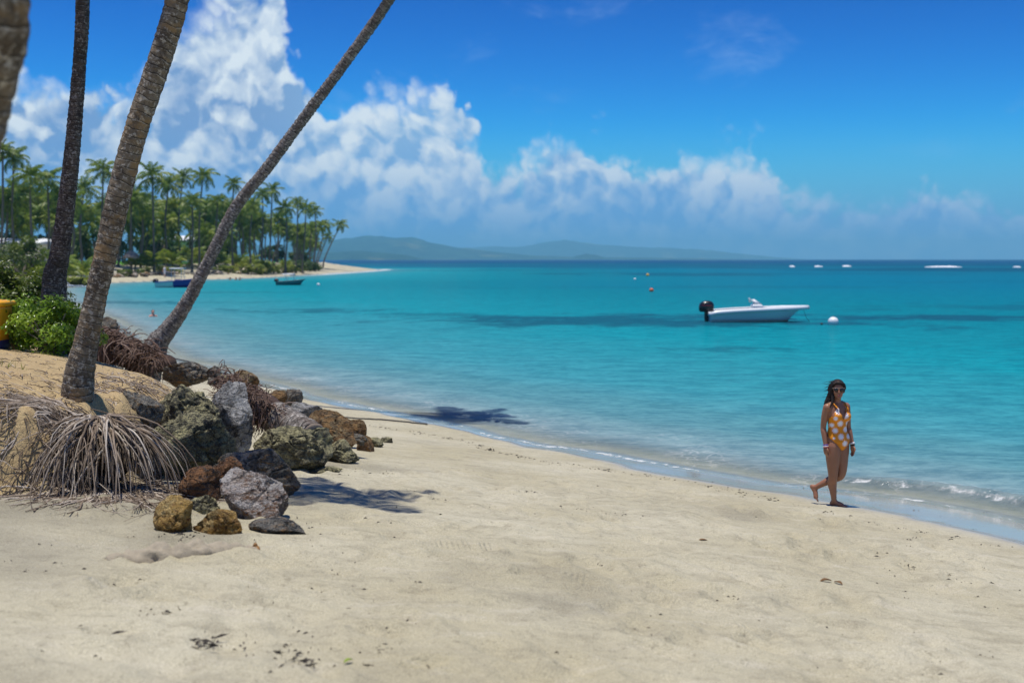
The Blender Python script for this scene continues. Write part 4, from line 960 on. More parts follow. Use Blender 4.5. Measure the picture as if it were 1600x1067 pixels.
def bin_():
    Y = 16.4; r = at(17, 466, Y); x1 = r.x; g = hz(x1 - .3, Y); zt = r.z; t = empty('waste_bin', (x1 - .32, Y, g - .01), 'yellow plastic bin with dark blue base cut by the left edge', 'bin')
    H = zt - g
    def ringr(w, d, z, n=8):
        o = []
        for k in range(32):
            a = 2 * math.pi * k / 32; c, s = math.cos(a), math.sin(a); e = .35; o.append(Vector((w * math.copysign(abs(c) ** e, c), d * math.copysign(abs(s) ** e, s), z)))
        return o
    y = plain('bin_yellow', (.78, .36, .01), .4, .5, .06); mb = MB()
    mb.loft([ringr(.215, .20, .13), ringr(.235, .22, H * .35), ringr(.262, .245, H * .80), ringr(.268, .25, H * .86)]); mb.obj('body', y, t)
    mb = MB(); mb.loft([ringr(.275, .255, H * .855), ringr(.318, .29, H * .875), ringr(.322, .295, H * .93), ringr(.312, .285, H * .955), ringr(.12, .1, H * .99)]); mb.obj('rim', y, t)
    mb = MB(); mb.loft([ringr(.20, .185, 0), ringr(.222, .206, .02), ringr(.222, .206, .125), ringr(.20, .19, .135)]); mb.obj('base', plain('bin_blue', (.035, .025, .11), .5), t)
bin_()

# ------------------------------------------------------------------ the far beach: grove, shrubs, huts, loungers, houses
def simple_trunk(pts, rad, ns=7, n=14):
    C = catmull([tuple(p) + (r,) for p, r in zip(pts, rad)], n); mb = MB(); L = 0; al = []
    for i in range(n): L += np.linalg.norm(C[i, :3] - C[i - 1, :3]) if i else 0; al.append(L)
    mb.tube([Vector(c[:3]) for c in C], C[:, 3], ns, cap=False, a=al); return mb.mesh('trunk', True, 'along')
CROWNS = [crown_mesh(24, FROND_FAR, 300 + k, 1.0, up=82, dn=(-40, -55, -25, -60, -48)[k % 5]) for k in range(5)]
YCROWNS = [crown_mesh(15, FROND_YOUNG, 320 + k, 1.0, up=80, dn=12) for k in range(3)]
for m_ in CROWNS: m_.materials.append(MATS['frond'])
for m_ in YCROWNS: m_.materials.append(MATS['frond_young'])
def far_palm(base, top, size, seed, label, group, parts=False, r0=.17, n=19):
    rd = random.Random(seed); t = empty('coconut_palm', base, label, 'palm tree', group)
    tp = top - base; mid = Vector((tp.x * .38 + rd.gauss(0, .25), tp.y * .4, tp.z * .55))
    mobj('trunk', simple_trunk([Vector((0, 0, -.3)), Vector((tp.x * .10, tp.y * .1, tp.z * .2)), mid, tp], [r0 * 1.5, r0 * 1.05, r0 * .9, r0 * .75]), MATS['trunk_far'], t)
    if parts: fronds_on(t, tp, n, size, seed, FROND_FAR, up=84, dn=-48)
    else:
        o = bpy.data.objects.new('crown', rd.choice(CROWNS)); link(o, t); o.location = tp; o.scale = (size,) * 3; o.rotation_euler = (rd.gauss(0, .2), rd.gauss(.1, .2), rd.uniform(0, 6.28)); o.scale = (size, size, size * rd.uniform(.75, 1.3))
    return t
def col_point(px, Y): x = (px - 800) / F * Y; return Vector((x, Y, hz(x, Y)))
#  crown px, crown py, foot px, depth, crown size, words
STAND = [(4, 236, 4, 150, 2.5, 'tall palm at the very left edge, its crown cut by the picture'), (22, 246, 24, 152, 2.6, 'tall slim palm second from the left edge, smaller crown'),
         (47, 278, 54, 150, 3.2, 'broad crowned palm standing alone left of the dark trunk'), (74, 282, 78, 158, 3.0, 'palm just left of the dark near trunk, fronds touching it'),
         (131, 296, 129, 165, 3.1, 'palm seen between the dark and the tan near trunks, lower crown'), (161, 268, 156, 178, 3.2, 'tall palm seen just left of the tan near trunk'),
         (238, 276, 242, 180, 3.6, 'tallest broad crowned palm right of the tan near trunk'), (263, 290, 262, 196, 3.1, 'palm between the tallest palm and the bushy pair, slightly lower'),
         (286, 278, 282, 200, 2.7, 'palm with a narrow upright crown at the middle of the grove'), (317, 276, 312, 196, 3.0, 'palm with crown leaning right before the leaning near trunk'),
         (365, 288, 364, 205, 2.3, 'thin palm with a small shuttlecock crown just left of the leaning near trunk'), (340, 316, 336, 206, 3.0, 'lower palm left of the thin shuttlecock palm'),
         (410, 304, 409, 220, 2.5, 'palm half hidden right behind the leaning near trunk'), (425, 298, 422, 226, 2.7, 'palm right of the leaning near trunk, the taller of two'),
         (395, 322, 392, 214, 3.0, 'palm partly covered by the leaning near trunk'), (446, 326, 447, 226, 2.9, 'palm above the last dense part of the grove'),
         (465, 316, 463, 236, 2.2, 'slender palm rising with a small crown near the end of the grove'), (478, 326, 473, 240, 2.7, 'palm beside the slender one near the end of the grove'),
         (492, 330, 491, 268, 2.3, 'slender palm with a small tuft standing free of the grove'), (487, 358, 484, 276, 2.9, 'short palm at the end of the grove, left of a pair'),
         (499, 354, 491, 282, 2.8, 'short palm of the pair at the end of the grove'), (508, 353, 494, 286, 2.6, 'leaning palm right of the pair at the end of the grove'),
         (512, 370, 496, 290, 2.1, 'lowest leaning palm at the end of the grove'), (532, 352, 505, 292, 2.6, 'outermost palm, leaning right over the sandy point'),
         (205, 312, 206, 178, 3.2, 'palm close right of the tan near trunk, lower crown'), (222, 330, 221, 182, 3.0, 'dark low palm right of the tan near trunk'), (300, 316, 301, 192, 3.1, 'low palm in front of the middle of the grove'), (108, 316, 112, 160, 3.1, 'palm directly behind the dark near trunk')]
for k, (cx, cy, fx, Y, sz, words) in enumerate(STAND):
    b = col_point(fx, Y); tp = at(cx, cy, Y); far_palm(b, tp, sz, 500 + k, words, 'palms rising above the far grove', True)
def grove():
    rd = random.Random(2); sky = lambda px: np.interp(px, [-300, 0, 60, 120, 200, 300, 400, 450, 478, 500], [300, 300, 312, 325, 316, 322, 330, 345, 366, 384])
    yw = lambda px: np.interp(px, [-300, 100, 180, 300, 400, 450, 500], [138, 146, 168, 192, 211, 232, 262])
    n = 0
    while n < 165:
        px = rd.uniform(-260, 492) if rd.random() < .6 else rd.uniform(180, 490); u = rd.random() ** 1.3; Y = yw(px) + 2 + 75 * u; b = col_point(px, Y)
        if shore_d(np.array([b.x]), np.array([b.y]))[0] < 12.5: continue
        cy = sky(px) + abs(rd.gauss(2, 17)) + (34 * rd.random() if u < .3 else 0); tp = at(px + rd.gauss(0, 7), cy, Y)
        tp.z = max(tp.z, b.z + 4.5)
        far_palm(b, tp, rd.choice((2.2, 2.6, 3.0, 3.3, 3.7, 4.1)), 700 + n, 'coconut palm in the dense grove behind the far beach', 'palms of the dense grove', False, rd.uniform(.13, .18)); n += 1
    # young palms whose fronds spring from the ground
    k = 0
    for px, sz in [(270, 3.0), (284, 2.6), (300, 3.4), (318, 3.0), (338, 3.2), (352, 2.4), (372, 2.8), (392, 2.6), (410, 2.2), (232, 2.4), (212, 2.2), (446, 2.0), (60, 3.0), (88, 3.6), (76, 2.8), (128, 2.8), (246, 2.8), (330, 2.6)]:
        Y = yw(px) + rd.uniform(1, 14) - (25 if px < 130 else 0); b = col_point(px, Y); t = empty('young_palm', b, 'young yellow green palm whose fronds spring from the ground before the far grove', 'palm tree', 'young palms before the far grove')
        mb = MB(); mb.tube([(0, 0, -.2), (0, 0, .5), (.05, 0, 1.1)], [.16, .14, .1], 6, a=[0, .5, 1]); mb.obj('trunk', MATS['trunk_far'], t, attr='along')
        o = bpy.data.objects.new('crown', YCROWNS[k % 3]); link(o, t); o.location = (.05, 0, 1.0); o.scale = (sz * 1.12,) * 3; o.rotation_euler = (0, 0, rd.uniform(0, 6)); k += 1
grove()
def far_greens():
    rd = random.Random(9); BM = {}
    for key, mat in (('a', 'leaf_wood'), ('b', 'leaf_hedge'), ('c', 'leaf_dark')):
        BM[key] = []
        for k in range(3):
            mb = MB(); leaf_cloud(mb, (0, 0, .5), (1, 1, .72), 620, .26, random.Random(60 + k), clumps=15, asp=.6); me = mb.mesh('foliage', False, 'tint'); me.materials.append(MATS[mat]); BM[key].append(me)
    stm = MB(); [stm.tube([(0, 0, -.1), (math.cos(a) * .2, math.sin(a) * .2, .4), (math.cos(a) * .5, math.sin(a) * .5, .8)], [.05, .04, .02], 5, a=[0, .3, .6]) for a in np.linspace(0, 6.28, 6)[:-1]]; stm = stm.mesh('stems', True, 'along'); stm.materials.append(MATS['trunk_far'])
    def shrub(px, Y, w, h, key, label, group, name='shrub', cat='shrub'):
        b = col_point(px, Y); t = empty(name, b, label, cat, group, rd.uniform(0, 6.28)); t.scale = (w, w, h)
        link(bpy.data.objects.new('foliage', rd.choice(BM[key])), t); link(bpy.data.objects.new('stems', stm), t)
    yw = lambda px: np.interp(px, [-300, 100, 180, 300, 400, 450, 500], [138, 146, 168, 192, 211, 232, 262])
    for px, w, h in [(380, 1.7, 1.5), (398, 2.0, 1.8), (414, 1.8, 1.6), (428, 1.7, 1.7), (443, 2.0, 1.6), (456, 1.6, 1.3), (470, 1.5, 1.3), (360, 1.4, 1.2), (345, 1.3, 1.1), (255, 1.2, 1.0), (272, 1.3, 1.0), (225, 1.3, 1.0), (196, 1.2, 1.0)]:
        shrub(px, yw(px) + rd.uniform(-1.5, 2.5), w, h, 'b' if rd.random() < .6 else 'c', 'yellow green shrub at the top of the far beach before the palms', 'shrubs at the top of the far beach')
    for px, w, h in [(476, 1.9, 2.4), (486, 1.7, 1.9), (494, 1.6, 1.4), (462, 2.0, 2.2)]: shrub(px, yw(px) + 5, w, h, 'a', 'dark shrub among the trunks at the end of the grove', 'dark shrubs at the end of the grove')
    for px, w, h in [(108, 1.3, .9), (118, 1.3, .9), (128, 1.4, 1.0), (138, 1.3, .9)]: shrub(px, 139, w, h, 'b', 'clipped yellow green hedge shrub behind the loungers, between the two near trunks', 'hedge shrubs behind the loungers', 'hedge_shrub')
    for px, w, h in [(20, 1.4, 1.0), (8, 1.3, 1.2), (38, 1.3, .9), (66, 1.2, .8)]: shrub(px, 120, w, h, 'b', 'yellow green hedge shrub around the thatched parasol at left', 'hedge shrubs by the thatched parasol', 'hedge_shrub')
    n = 0
    while n < 34:
        px = rd.uniform(-240, 476); Y = yw(px) + rd.uniform(28, 85); b = col_point(px, Y); hh = rd.uniform(4.5, 7.5) * (1 if px < 400 else .7); w = rd.uniform(2.2, 3.6)
        if shore_d(np.array([b.x]), np.array([b.y]))[0] < 16: continue
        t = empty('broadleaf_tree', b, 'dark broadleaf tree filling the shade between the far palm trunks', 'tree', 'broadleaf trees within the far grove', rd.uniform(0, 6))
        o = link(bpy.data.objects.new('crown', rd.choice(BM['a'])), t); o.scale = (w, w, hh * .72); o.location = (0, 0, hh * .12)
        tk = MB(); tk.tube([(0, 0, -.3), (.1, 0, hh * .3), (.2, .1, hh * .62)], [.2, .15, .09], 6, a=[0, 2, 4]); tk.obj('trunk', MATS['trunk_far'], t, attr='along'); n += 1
    # the rounded tree by the houses
    b = col_point(36, 112); t = empty('broadleaf_tree', b, 'rounded dark green tree before the white house at far left', 'tree', None)
    mb = MB(); leaf_cloud(mb, (0, 0, 3.2), (2.7, 2.5, 2.0), 2600, .34, rd, clumps=34, asp=.6); mb.obj('crown', MATS['leaf_dark'], t, smooth=False, attr='tint')
    tk = MB(); tk.tube([(0, 0, -.3), (.1, 0, 1.2), (.3, .1, 2.6)], [.2, .16, .1], 8, a=[0, 1, 2]); tk.tube([(.1, 0, 1.2), (.9, .2, 2.2), (1.4, .2, 3)], [.12, .09, .05], 6, a=[1, 2, 3]); tk.tube([(.1, 0, 1.0), (-.9, 0, 2.2), (-1.5, .2, 3)], [.12, .09, .05], 6, a=[1, 2, 3]); tk.obj('trunk', MATS['trunk_far'], t, attr='along')
far_greens()
def thatch_parasol(px, py_top, py_eave, w, Y, label):
    k = mpp(Y); b = col_point(px, Y); top = at(px, py_top, Y).z - b.z; eave = at(px, py_eave, Y).z - b.z; r = w * k / 2; t = empty('thatched_parasol', b, label, 'beach parasol', 'thatched parasols on the far beach'); rd = random.Random(int(px))
    mb = MB(); nr = 30; prof = [(0.04, top), (.30, top - (top - eave) * .16), (.62, top - (top - eave) * .42), (.9, top - (top - eave) * .78), (1.0, eave), (.93, eave - .12), (.86, eave + .05)]
    mb.loft([[Vector((r * q * (1 + (.05 * rd.uniform(-1, 1) if q > .5 else 0)) * math.cos(6.2832 * i / nr), r * q * math.sin(6.2832 * i / nr), z + (rd.uniform(-.09, .04) if .9 < q else rd.uniform(-.03, .03)))) for i in range(nr)] for q, z in prof])
    mb.obj('thatch', MATS['thatch'], t, smooth=False); p = MB(); p.tube([(0, 0, -.1), (0, 0, top - .1)], .07, 8); p.obj('pole', MATS['pole_wood'], t)
def m_thatch(h):
    p = h.obj(); n = h.noise(h.mapv(p, (9, 9, 1.2)), 1.6, 5, .7); c = h.mix(n.ss(.35, .65), (.17, .14, .115, 1), (.40, .35, .31, 1)); h.out(h.bsdf(c, .95, .1, h.bump(n, 1, .06)))
material('thatch', m_thatch); plain('pole_wood', (.12, .085, .06), .9)
thatch_parasol(52, 387, 407, 44, 118, 'large thatched parasol behind the bushes left of the dark palm trunk')
thatch_parasol(207, 391, 402, 26, 178, 'thatched parasol right of the tan palm trunk on the far lawn')
thatch_parasol(180, 397, 404, 24, 186, 'small thatched parasol half hidden by the tan palm trunk')
def lounger(px, Y, rz, label):
    b = col_point(px, Y); t = empty('sun_lounger', b, label, 'sun lounger', 'white sun loungers on the far beach', rz); w = MATS['lounger_white']
    m = MB(); m.box((.0, 0, .33), (1.3, .62, .06)); m.obj('seat', w, t, smooth=False)
    m = MB(); m.box((-.92, 0, .58), (.75, .62, .06), Matrix.Rotation(R(42), 3, 'Y')); m.obj('backrest', w, t, smooth=False)
    for x in (-.55, .55):
        for y in (-.25, .25): m = MB(); m.box((x, y, .15), (.06, .06, .3)); m.obj('leg', w, t, smooth=False)
plain('lounger_white', (.72, .74, .75), .5)
for px, Y, rz, lb in [(105, 128, .3, 'white sun lounger nearest the dark palm trunk'), (113, 128, .35, 'second white sun lounger right of the dark palm trunk'), (121, 129, .4, 'white sun lounger midway between the two near trunks'), (134, 129, 2.6, 'white sun lounger close to the tan palm trunk'), (186, 171, .6, 'single white sun lounger on the far bank right of the tan palm trunk'), (16, 112, .4, 'white sun lounger among hedge shrubs at far left')]: lounger(px, Y, rz, lb)
def house(px0, px1, py_top, py_bot, Y, label, bays):
    x0, x1 = at(px0, 400, Y).x, at(px1, 400, Y).x; zt, zb = at(0, py_top, Y).z, hz((x0 + x1) / 2, Y); H = zt - zb; W = x1 - x0
    t = empty('beach_house', ((x0 + x1) / 2, Y, zb), label, 'house', 'white houses behind the far grove'); w = MATS['house_white']
    m = MB(); m.box((0, 4, H * .38), (W, 8, H * .76)); m.obj('wall', w, t, smooth=False)
    m = MB(); m.loft([[Vector(p) for p in ((-W / 2 - .6, -.8, z0), (W / 2 + .6, -.8, z0), (W / 2 + .6, 8.8, z0), (-W / 2 - .6, 8.8, z0))] for z0 in (H * .77, H * .82)] + [[Vector(p) for p in ((-W / 2 + 2, 2.6, H), (W / 2 - 2, 2.6, H), (W / 2 - 2, 5.2, H), (-W / 2 + 2, 5.2, H))]]); m.obj('roof', MATS['roof_white'], t, smooth=False)
    for k in range(bays):
        x = -W / 2 + W * (k + .5) / bays; f = MB(); f.box((x, -.02, H * .40), (W / bays * .72, .10, H * .34)); f = f.obj('window', w, t, smooth=False); g = MB(); g.box((x, -.075, H * .40), (W / bays * .62, .06, H * .29)); g.obj('pane', MATS['dark_glass'], f, smooth=False)
plain('house_white', (.74, .74, .72), .8); plain('roof_white', (.70, .72, .74), .7); plain('dark_glass', (.03, .05, .07), .1)
house(-50, 74, 372, 396, 172, 'long white house with pale roof glimpsed at far left behind the rounded tree', 8)
house(252, 322, 368, 395, 268, 'white house glimpsed between the far palm trunks right of the tan trunk', 6)
house(318, 352, 374, 396, 300, 'small white house glimpsed just left of the leaning near trunk', 3)
def far_rocks():
    rd = random.Random(17); MS = []
    for k in range(5): me = rock_mesh('stone', (1, .8, .7), 400 + k, 3, 8); me.materials.append(MATS[('rock_sandy', 'rock_dark', 'rock_sandy', 'rock_brown', 'rock_sandy')[k]]); MS.append(me)
    for k in range(64):
        px = rd.uniform(172, 345) if k < 46 else rd.uniform(345, 480); Y = np.interp(px, [170, 300, 400, 450, 500], [164, 188, 207, 229, 259]) + rd.uniform(-1.6, 1.8); b = col_point(px, Y); s = rd.uniform(.5, 1.5) * (1 if k < 46 else .6)
        o = bpy.data.objects.new('stone', rd.choice(MS)); o.location = (b.x, b.y, b.z + .12 * s); o.scale = (s * 1.25, s, s * .8); o.rotation_euler = (0, 0, rd.uniform(0, 6)); link(o, None, 'weathered stone in the low eroded edge above the far beach', 'stone', 'stones along the top of the far beach')
far_rocks()

# ------------------------------------------------------------------ boats, buoys, surf
def m_paint(name, rgb, rough=.25, spec=.5, var=.06): return plain(name, rgb, rough, spec, var, 2.0)
m_paint('gel_white', (.74, .75, .74), .3); m_paint('gel_teal_bounce', (.46, .60, .58), .3); m_paint('motor_black', (.012, .012, .014), .25); m_paint('boat_blue', (.014, .022, .20), .35); m_paint('boat_teal', (.03, .12, .13), .4); m_paint('boat_pale', (.42, .56, .54), .45)  # motorboat's hull colour has the water's teal bounce light mixed in
m_paint('canvas_grey', (.50, .53, .56), .7); m_paint('metal_pale', (.60, .62, .63), .35); m_paint('deck_grey', (.50, .51, .50), .7); m_paint('buoy_white', (.78, .78, .76), .4); m_paint('buoy_red', (.62, .12, .04), .45); m_paint('buoy_yellow', (.70, .40, .03), .45); m_paint('motor_red', (.35, .01, .015), .3); m_paint('rubber', (.02, .02, .02), .7); m_paint('screen_smoke', (.35, .38, .40), .08)
def hull_rings(L, B, fs, fb, draft, n=26, over=.12, rise=1.3):
    """hull sections from transom (x=0) to bow; returns (outer rings open at the sheer, sheer points)"""
    R_, S_ = [], []
    for i in range(n):
        t = i / (n - 1); w = B / 2 * (1 - t ** 3.2) ** .62 if t < 1 else 0.004; w = max(w, .004); sh = fs + (fb - fs) * (t ** rise)
        kz = -draft * (1 - max(0, (t - .62) / .38) ** 2 * (1 + (fb * .72) / draft)); x = L * t
        ch = w * (.84 - .25 * t); cz = kz + (.14 + .30 * t ** 2) * (sh - kz); xr = L * over * max(0, (t - .7) / .3) ** 2
        pts = [(0, kz), (ch * .5, kz + (cz - kz) * .45), (ch, cz), (w * .95, cz + (sh - cz) * .55), (w, sh)]
        row = [Vector((x - xr * (1 - (z - kz) / max(sh - kz, .01)), -y, z)) for y, z in reversed(pts)] + [Vector((x - xr * (1 - (z - kz) / max(sh - kz, .01)), y, z)) for y, z in pts[1:]]
        R_.append(row); S_.append((x, w, sh))
    return R_, S_
def outboard(t, s, x, z, ang=0, mats=('motor_black', 'motor_black')):
    o = empty('outboard_motor', (x, 0, z), None, None); o.parent = t
    m = MB(); n = 20
    for q in [[(-.62, .0, .02), (-.66, .0, .10), (-.64, .0, .36), (-.52, .0, .47), (-.2, .0, .50), (.04, .0, .44), (.08, .0, .22), (.02, .0, .04)]]:
        prof = [(-.29, .20, 0.0), (-.29, .235, .10), (-.28, .24, .26), (-.27, .22, .38), (-.25, .15, .47), (-.24, .05, .51)]
        m.loft([[Vector((cx * s + (hw * 1.45) * s * math.copysign(abs(math.cos(a)) ** .7, math.cos(a)), hw * s * math.copysign(abs(math.sin(a)) ** .7, math.sin(a)), zz * s)) for a in [2 * math.pi * i / n for i in range(n)]] for cx, hw, zz in prof])
    m.obj('cowling', MATS[mats[0]], o); g = MB(); g.box((-.29 * s, 0, .30 * s), (.44 * s, .475 * s, .035 * s)); g.obj('stripe', MATS['motor_red'], o, smooth=False)
    g = MB(); g.box((-.26 * s, 0, -.18 * s), (.22 * s, .18 * s, .40 * s)); g.box((-.26 * s, 0, -.52 * s), (.16 * s, .10 * s, .42 * s)); g.box((-.34 * s, 0, -.60 * s), (.42 * s, .2 * s, .03 * s)); g.box((-.04 * s, 0, -.06 * s), (.26 * s, .22 * s, .24 * s)); g.obj('leg', MATS[mats[1]], o, smooth=False); return o
def hull_parts(t, L, B, fs, fb, draft, mat, rail_mat, rail=.06, rail_h=.09, deck=.30, deck_mat='deck_grey', over=.12, fore=.45, rise=1.3):
    Rg, S = hull_rings(L, B, fs, fb, draft, over=over, rise=rise); m = MB(); m.loft(Rg, cap=False, closed=False)
    k = len(Rg[0]); m.add(Rg[0], [tuple(range(k))]); hull = m.obj('hull', MATS[mat], t)
    m = MB()
    for sd in (-1, 1):
        rings = []
        for x, w, z in S:
            y = sd * w; a, b = rail, rail_h; rings.append([Vector((x + (.05 if x >= L * .99 else 0), y + sd * a * .45, z - b * .5)), Vector((x + (.06 if x >= L * .99 else 0), y + sd * a * .6, z)), Vector((x, y + sd * a * .2, z + b * .5)), Vector((x, y - sd * a * 1.6, z + b * .5)), Vector((x, y - sd * a * 1.6, z + b * .1))])
        m.loft(rings)
    m.box((.02, 0, S[0][2] - .01), (.12, B + .02, rail_h)); m.obj('gunwale', MATS[rail_mat], t)
    m = MB(); m.loft([[Vector((x, -w + .03, deck * S[0][2])), Vector((x, w - .03, deck * S[0][2]))] for x, w, z in S[:-3]], cap=False, closed=False); m.obj('deck', MATS[deck_mat], t)
    m = MB(); st = [s for s in S if s[0] >= L * (1 - fore)]; m.loft([[Vector((x, -w, z + .01)), Vector((x, 0, z + .05)), Vector((x, w, z + .01))] for x, w, z in st], cap=False, closed=False); m.obj('foredeck', MATS[rail_mat], t); return S
def motor_boat():
    a, b = at(1107, 501, 58.6), at(1234, 501, 58.6); t = empty('motorboat', (a.x, 58.6, 0), 'white open motorboat with black outboard motor moored beyond the walking woman', 'boat', None, -.05)
    S = hull_parts(t, 5.08, 1.95, .42, .74, .22, 'gel_teal_bounce', 'gel_white', .10, .20, .3, over=.20, fore=.40, rise=.55)
    outboard(t, 1.12, .20, .50)
    m = MB(); m.loft([[Vector((2.2, -.42, z)), Vector((2.75, -.36, z)), Vector((2.75, .36, z)), Vector((2.2, .42, z))] for z in (.2, .82)] + [[Vector((2.22, -.36, .90)), Vector((2.60, -.30, .90)), Vector((2.60, .30, .90)), Vector((2.22, .36, .90))]]); bevel(m.obj('console', MATS['gel_white'], t, smooth=False), .03)
    m = MB(); m.loft([[Vector((2.30 + .02, -.33, .90)), Vector((2.66, -.26, .90)), Vector((2.72, 0, .90)), Vector((2.66, .26, .90)), Vector((2.32, .33, .90))], [Vector((2.18, -.27, 1.14)), Vector((2.30, -.16, 1.14)), Vector((2.33, 0, 1.15)), Vector((2.30, .16, 1.14)), Vector((2.18, .27, 1.14))]], cap=True); m.obj('windscreen', MATS['gel_white'], t)
    m = MB(); m.tube([(2.12, -.16, .98), (2.06, -.16, 1.20), (2.06, .16, 1.20), (2.12, .16, .98)], .022, 6); m.obj('grab_rail', MATS['metal_pale'], t)
    m = MB(); m.box((1.35, 0, .38), (.42, 1.0, .36)); m.obj('seat', MATS['gel_white'], t, smooth=False)
    m = MB(); p0 = Vector((4.85, 0, .62)); m.tube([p0, p0 + Vector((.12, .0, -.40)), p0 + Vector((.34, .05, -.64))], .010, 5); m.obj('mooring_rope', MATS['rope_dark'], t)
motor_boat()
def canopy(t, x0, x1, w, z0, z1, mat, lean=0.0):
    for x in (x0, x1):
        for y in (-w, w): m = MB(); m.tube([(x, y, z0), (x + lean, y * .95, z1)], .026, 6); m.obj('post', MATS['metal_pale'], t)
    m = MB(); m.loft([[Vector((x + lean, -w * 1.15, z1)), Vector((x + lean, -w * .5, z1 + .07)), Vector((x + lean, w * .5, z1 + .07)), Vector((x + lean, w * 1.15, z1))] for x in (x0 - .25, (x0 + x1) / 2, x1 + .25)], cap=False, closed=False); o = m.obj('canopy', MATS[mat], t); s = o.modifiers.new('thickness', 'SOLIDIFY'); s.thickness = .05
def blue_boat():
    Y = 129; a = at(246, 449, Y); t = empty('wooden_boat', (a.x, Y, 0), 'dark blue wooden boat with pale stern and canopy moored off the far beach', 'boat')
    S = hull_parts(t, 5.6, 1.7, .60, 1.15, .25, 'boat_blue', 'boat_blue', .06, .10, .3, over=.12, fore=.3)
    Rg, _ = hull_rings(5.6, 1.7, .60, 1.15, .25, over=.12); m = MB(); m.loft([[p + Vector((-.02, math.copysign(.02, p.y), -.0)) for p in r] for r in Rg[:10]], cap=False, closed=False); m.obj('stern_panel', MATS['boat_pale'], t)
    canopy(t, 1.8, 2.9, .6, .6, 2.1, 'canvas_grey'); outboard(t, .9, .05, .55)
    for x in (1.0, 3.3): m = MB(); m.box((x, 0, .52), (.3, 1.3, .06)); m.obj('thwart', MATS['boat_pale'], t, smooth=False)
    m = MB(); m.box((2.3, 0, .72), (.5, .6, .4)); m.obj('engine_box', MATS['boat_blue'], t, smooth=False)
blue_boat()
def skiff():
    Y = 141; a = at(434, 446, Y); t = empty('skiff', (a.x, Y, 0), 'small dark teal skiff with tilted white canopy frame off the far beach', 'boat')
    hull_parts(t, 3.5, 1.35, .45, .72, .2, 'boat_teal', 'boat_teal', .05, .07, .3, over=.14, fore=.2); canopy(t, 1.25, 2.2, .45, .45, 1.30, 'gel_white', -.35); outboard(t, .8, .05, .42)
    m = MB(); m.box((1.3, 0, .42), (.28, 1.1, .05)); m.obj('thwart', MATS['boat_pale'], t, smooth=False)
skiff()
def buoy(px, py, w, mat, label, Y=None, cap=True):
    Y = Y or CAMZ / (-ray(px, py + w * .35).z); r = w * .5 * mpp(Y); p = at(px, py, Y); t = empty('buoy', (p.x, Y, 0), label, 'buoy', 'mooring buoys')
    m = MB(); m.ellip((0, 0, r * .55), (r, r, r * .96), None, 24, 16); m.obj('float', MATS[mat], t)
    m = MB(); m.tube([(.02, 0, -r * .55), (.04, 0, -r * .15)], r * .32, 10); m.tube([(0, 0, r * 1.48), (0, 0, r * 1.58)], r * .14, 10); m.obj('fitting', MATS['rubber'], t)
buoy(1302, 501.5, 16, 'buoy_white', 'large round white buoy right of the motorboat')
buoy(1018, 453, 7, 'buoy_red', 'orange red buoy on the water left of the motorboat'); buoy(1012, 429.5, 5, 'buoy_yellow', 'small yellow buoy on the far water'); buoy(992, 436, 4, 'buoy_white', 'tiny white buoy near the yellow buoy on the far water'); buoy(497.5, 444.5, 5, 'buoy_white', 'small white buoy right of the dark teal skiff'); buoy(1284, 506, 4, 'rubber', 'tiny black float between the motorboat and the large white buoy')
def breaker(px0, px1, py, label, seed):
    Y = CAMZ / (-ray(px0, py).z); Y = min(Y, 560); x0, x1 = at(px0, py, Y).x, at(px1, py, Y).x; rng = np.random.RandomState(seed); n, k = 70, 8; x = np.linspace(x0, x1, n); prof = np.sin(np.linspace(0, math.pi, n)) ** .35 * (1 + .5 * vnoise(np.arange(n) * .35, np.zeros(n), seed=seed)); m = MB(); rings = []
    for i in range(n):
        h = .34 * prof[i] + .02; o = 1.2 * vnoise(np.array([i * .1]), np.array([0.]), seed=seed + 3)[0]; rings.append([Vector((x[i], Y + o + 2.2 * math.cos(a) * prof[i], h * math.sin(a) * (1 + .3 * rng.rand()) - .03)) for a in np.linspace(0, math.pi, k)])
    m.loft(rings, cap=False, closed=False); m.obj('breaking_wave', MATS['foam'], label=label, cat='breaking wave', group='waves breaking on the far reef')
plain('foam', (.80, .82, .82), .8, .2, .08, 1.0, .5)
breaker(1234, 1241, 417, 'smallest breaking wave, leftmost on the far reef', 1); breaker(1273, 1286, 417, 'short breaking wave second from the left on the far reef', 2); breaker(1316, 1329, 416.5, 'short breaking wave third from the left on the far reef', 3); breaker(1445, 1502, 417.5, 'longest white breaking wave at right on the far reef', 4); breaker(1586, 1590, 418, 'faint fleck of breaking wave at the right edge', 5)

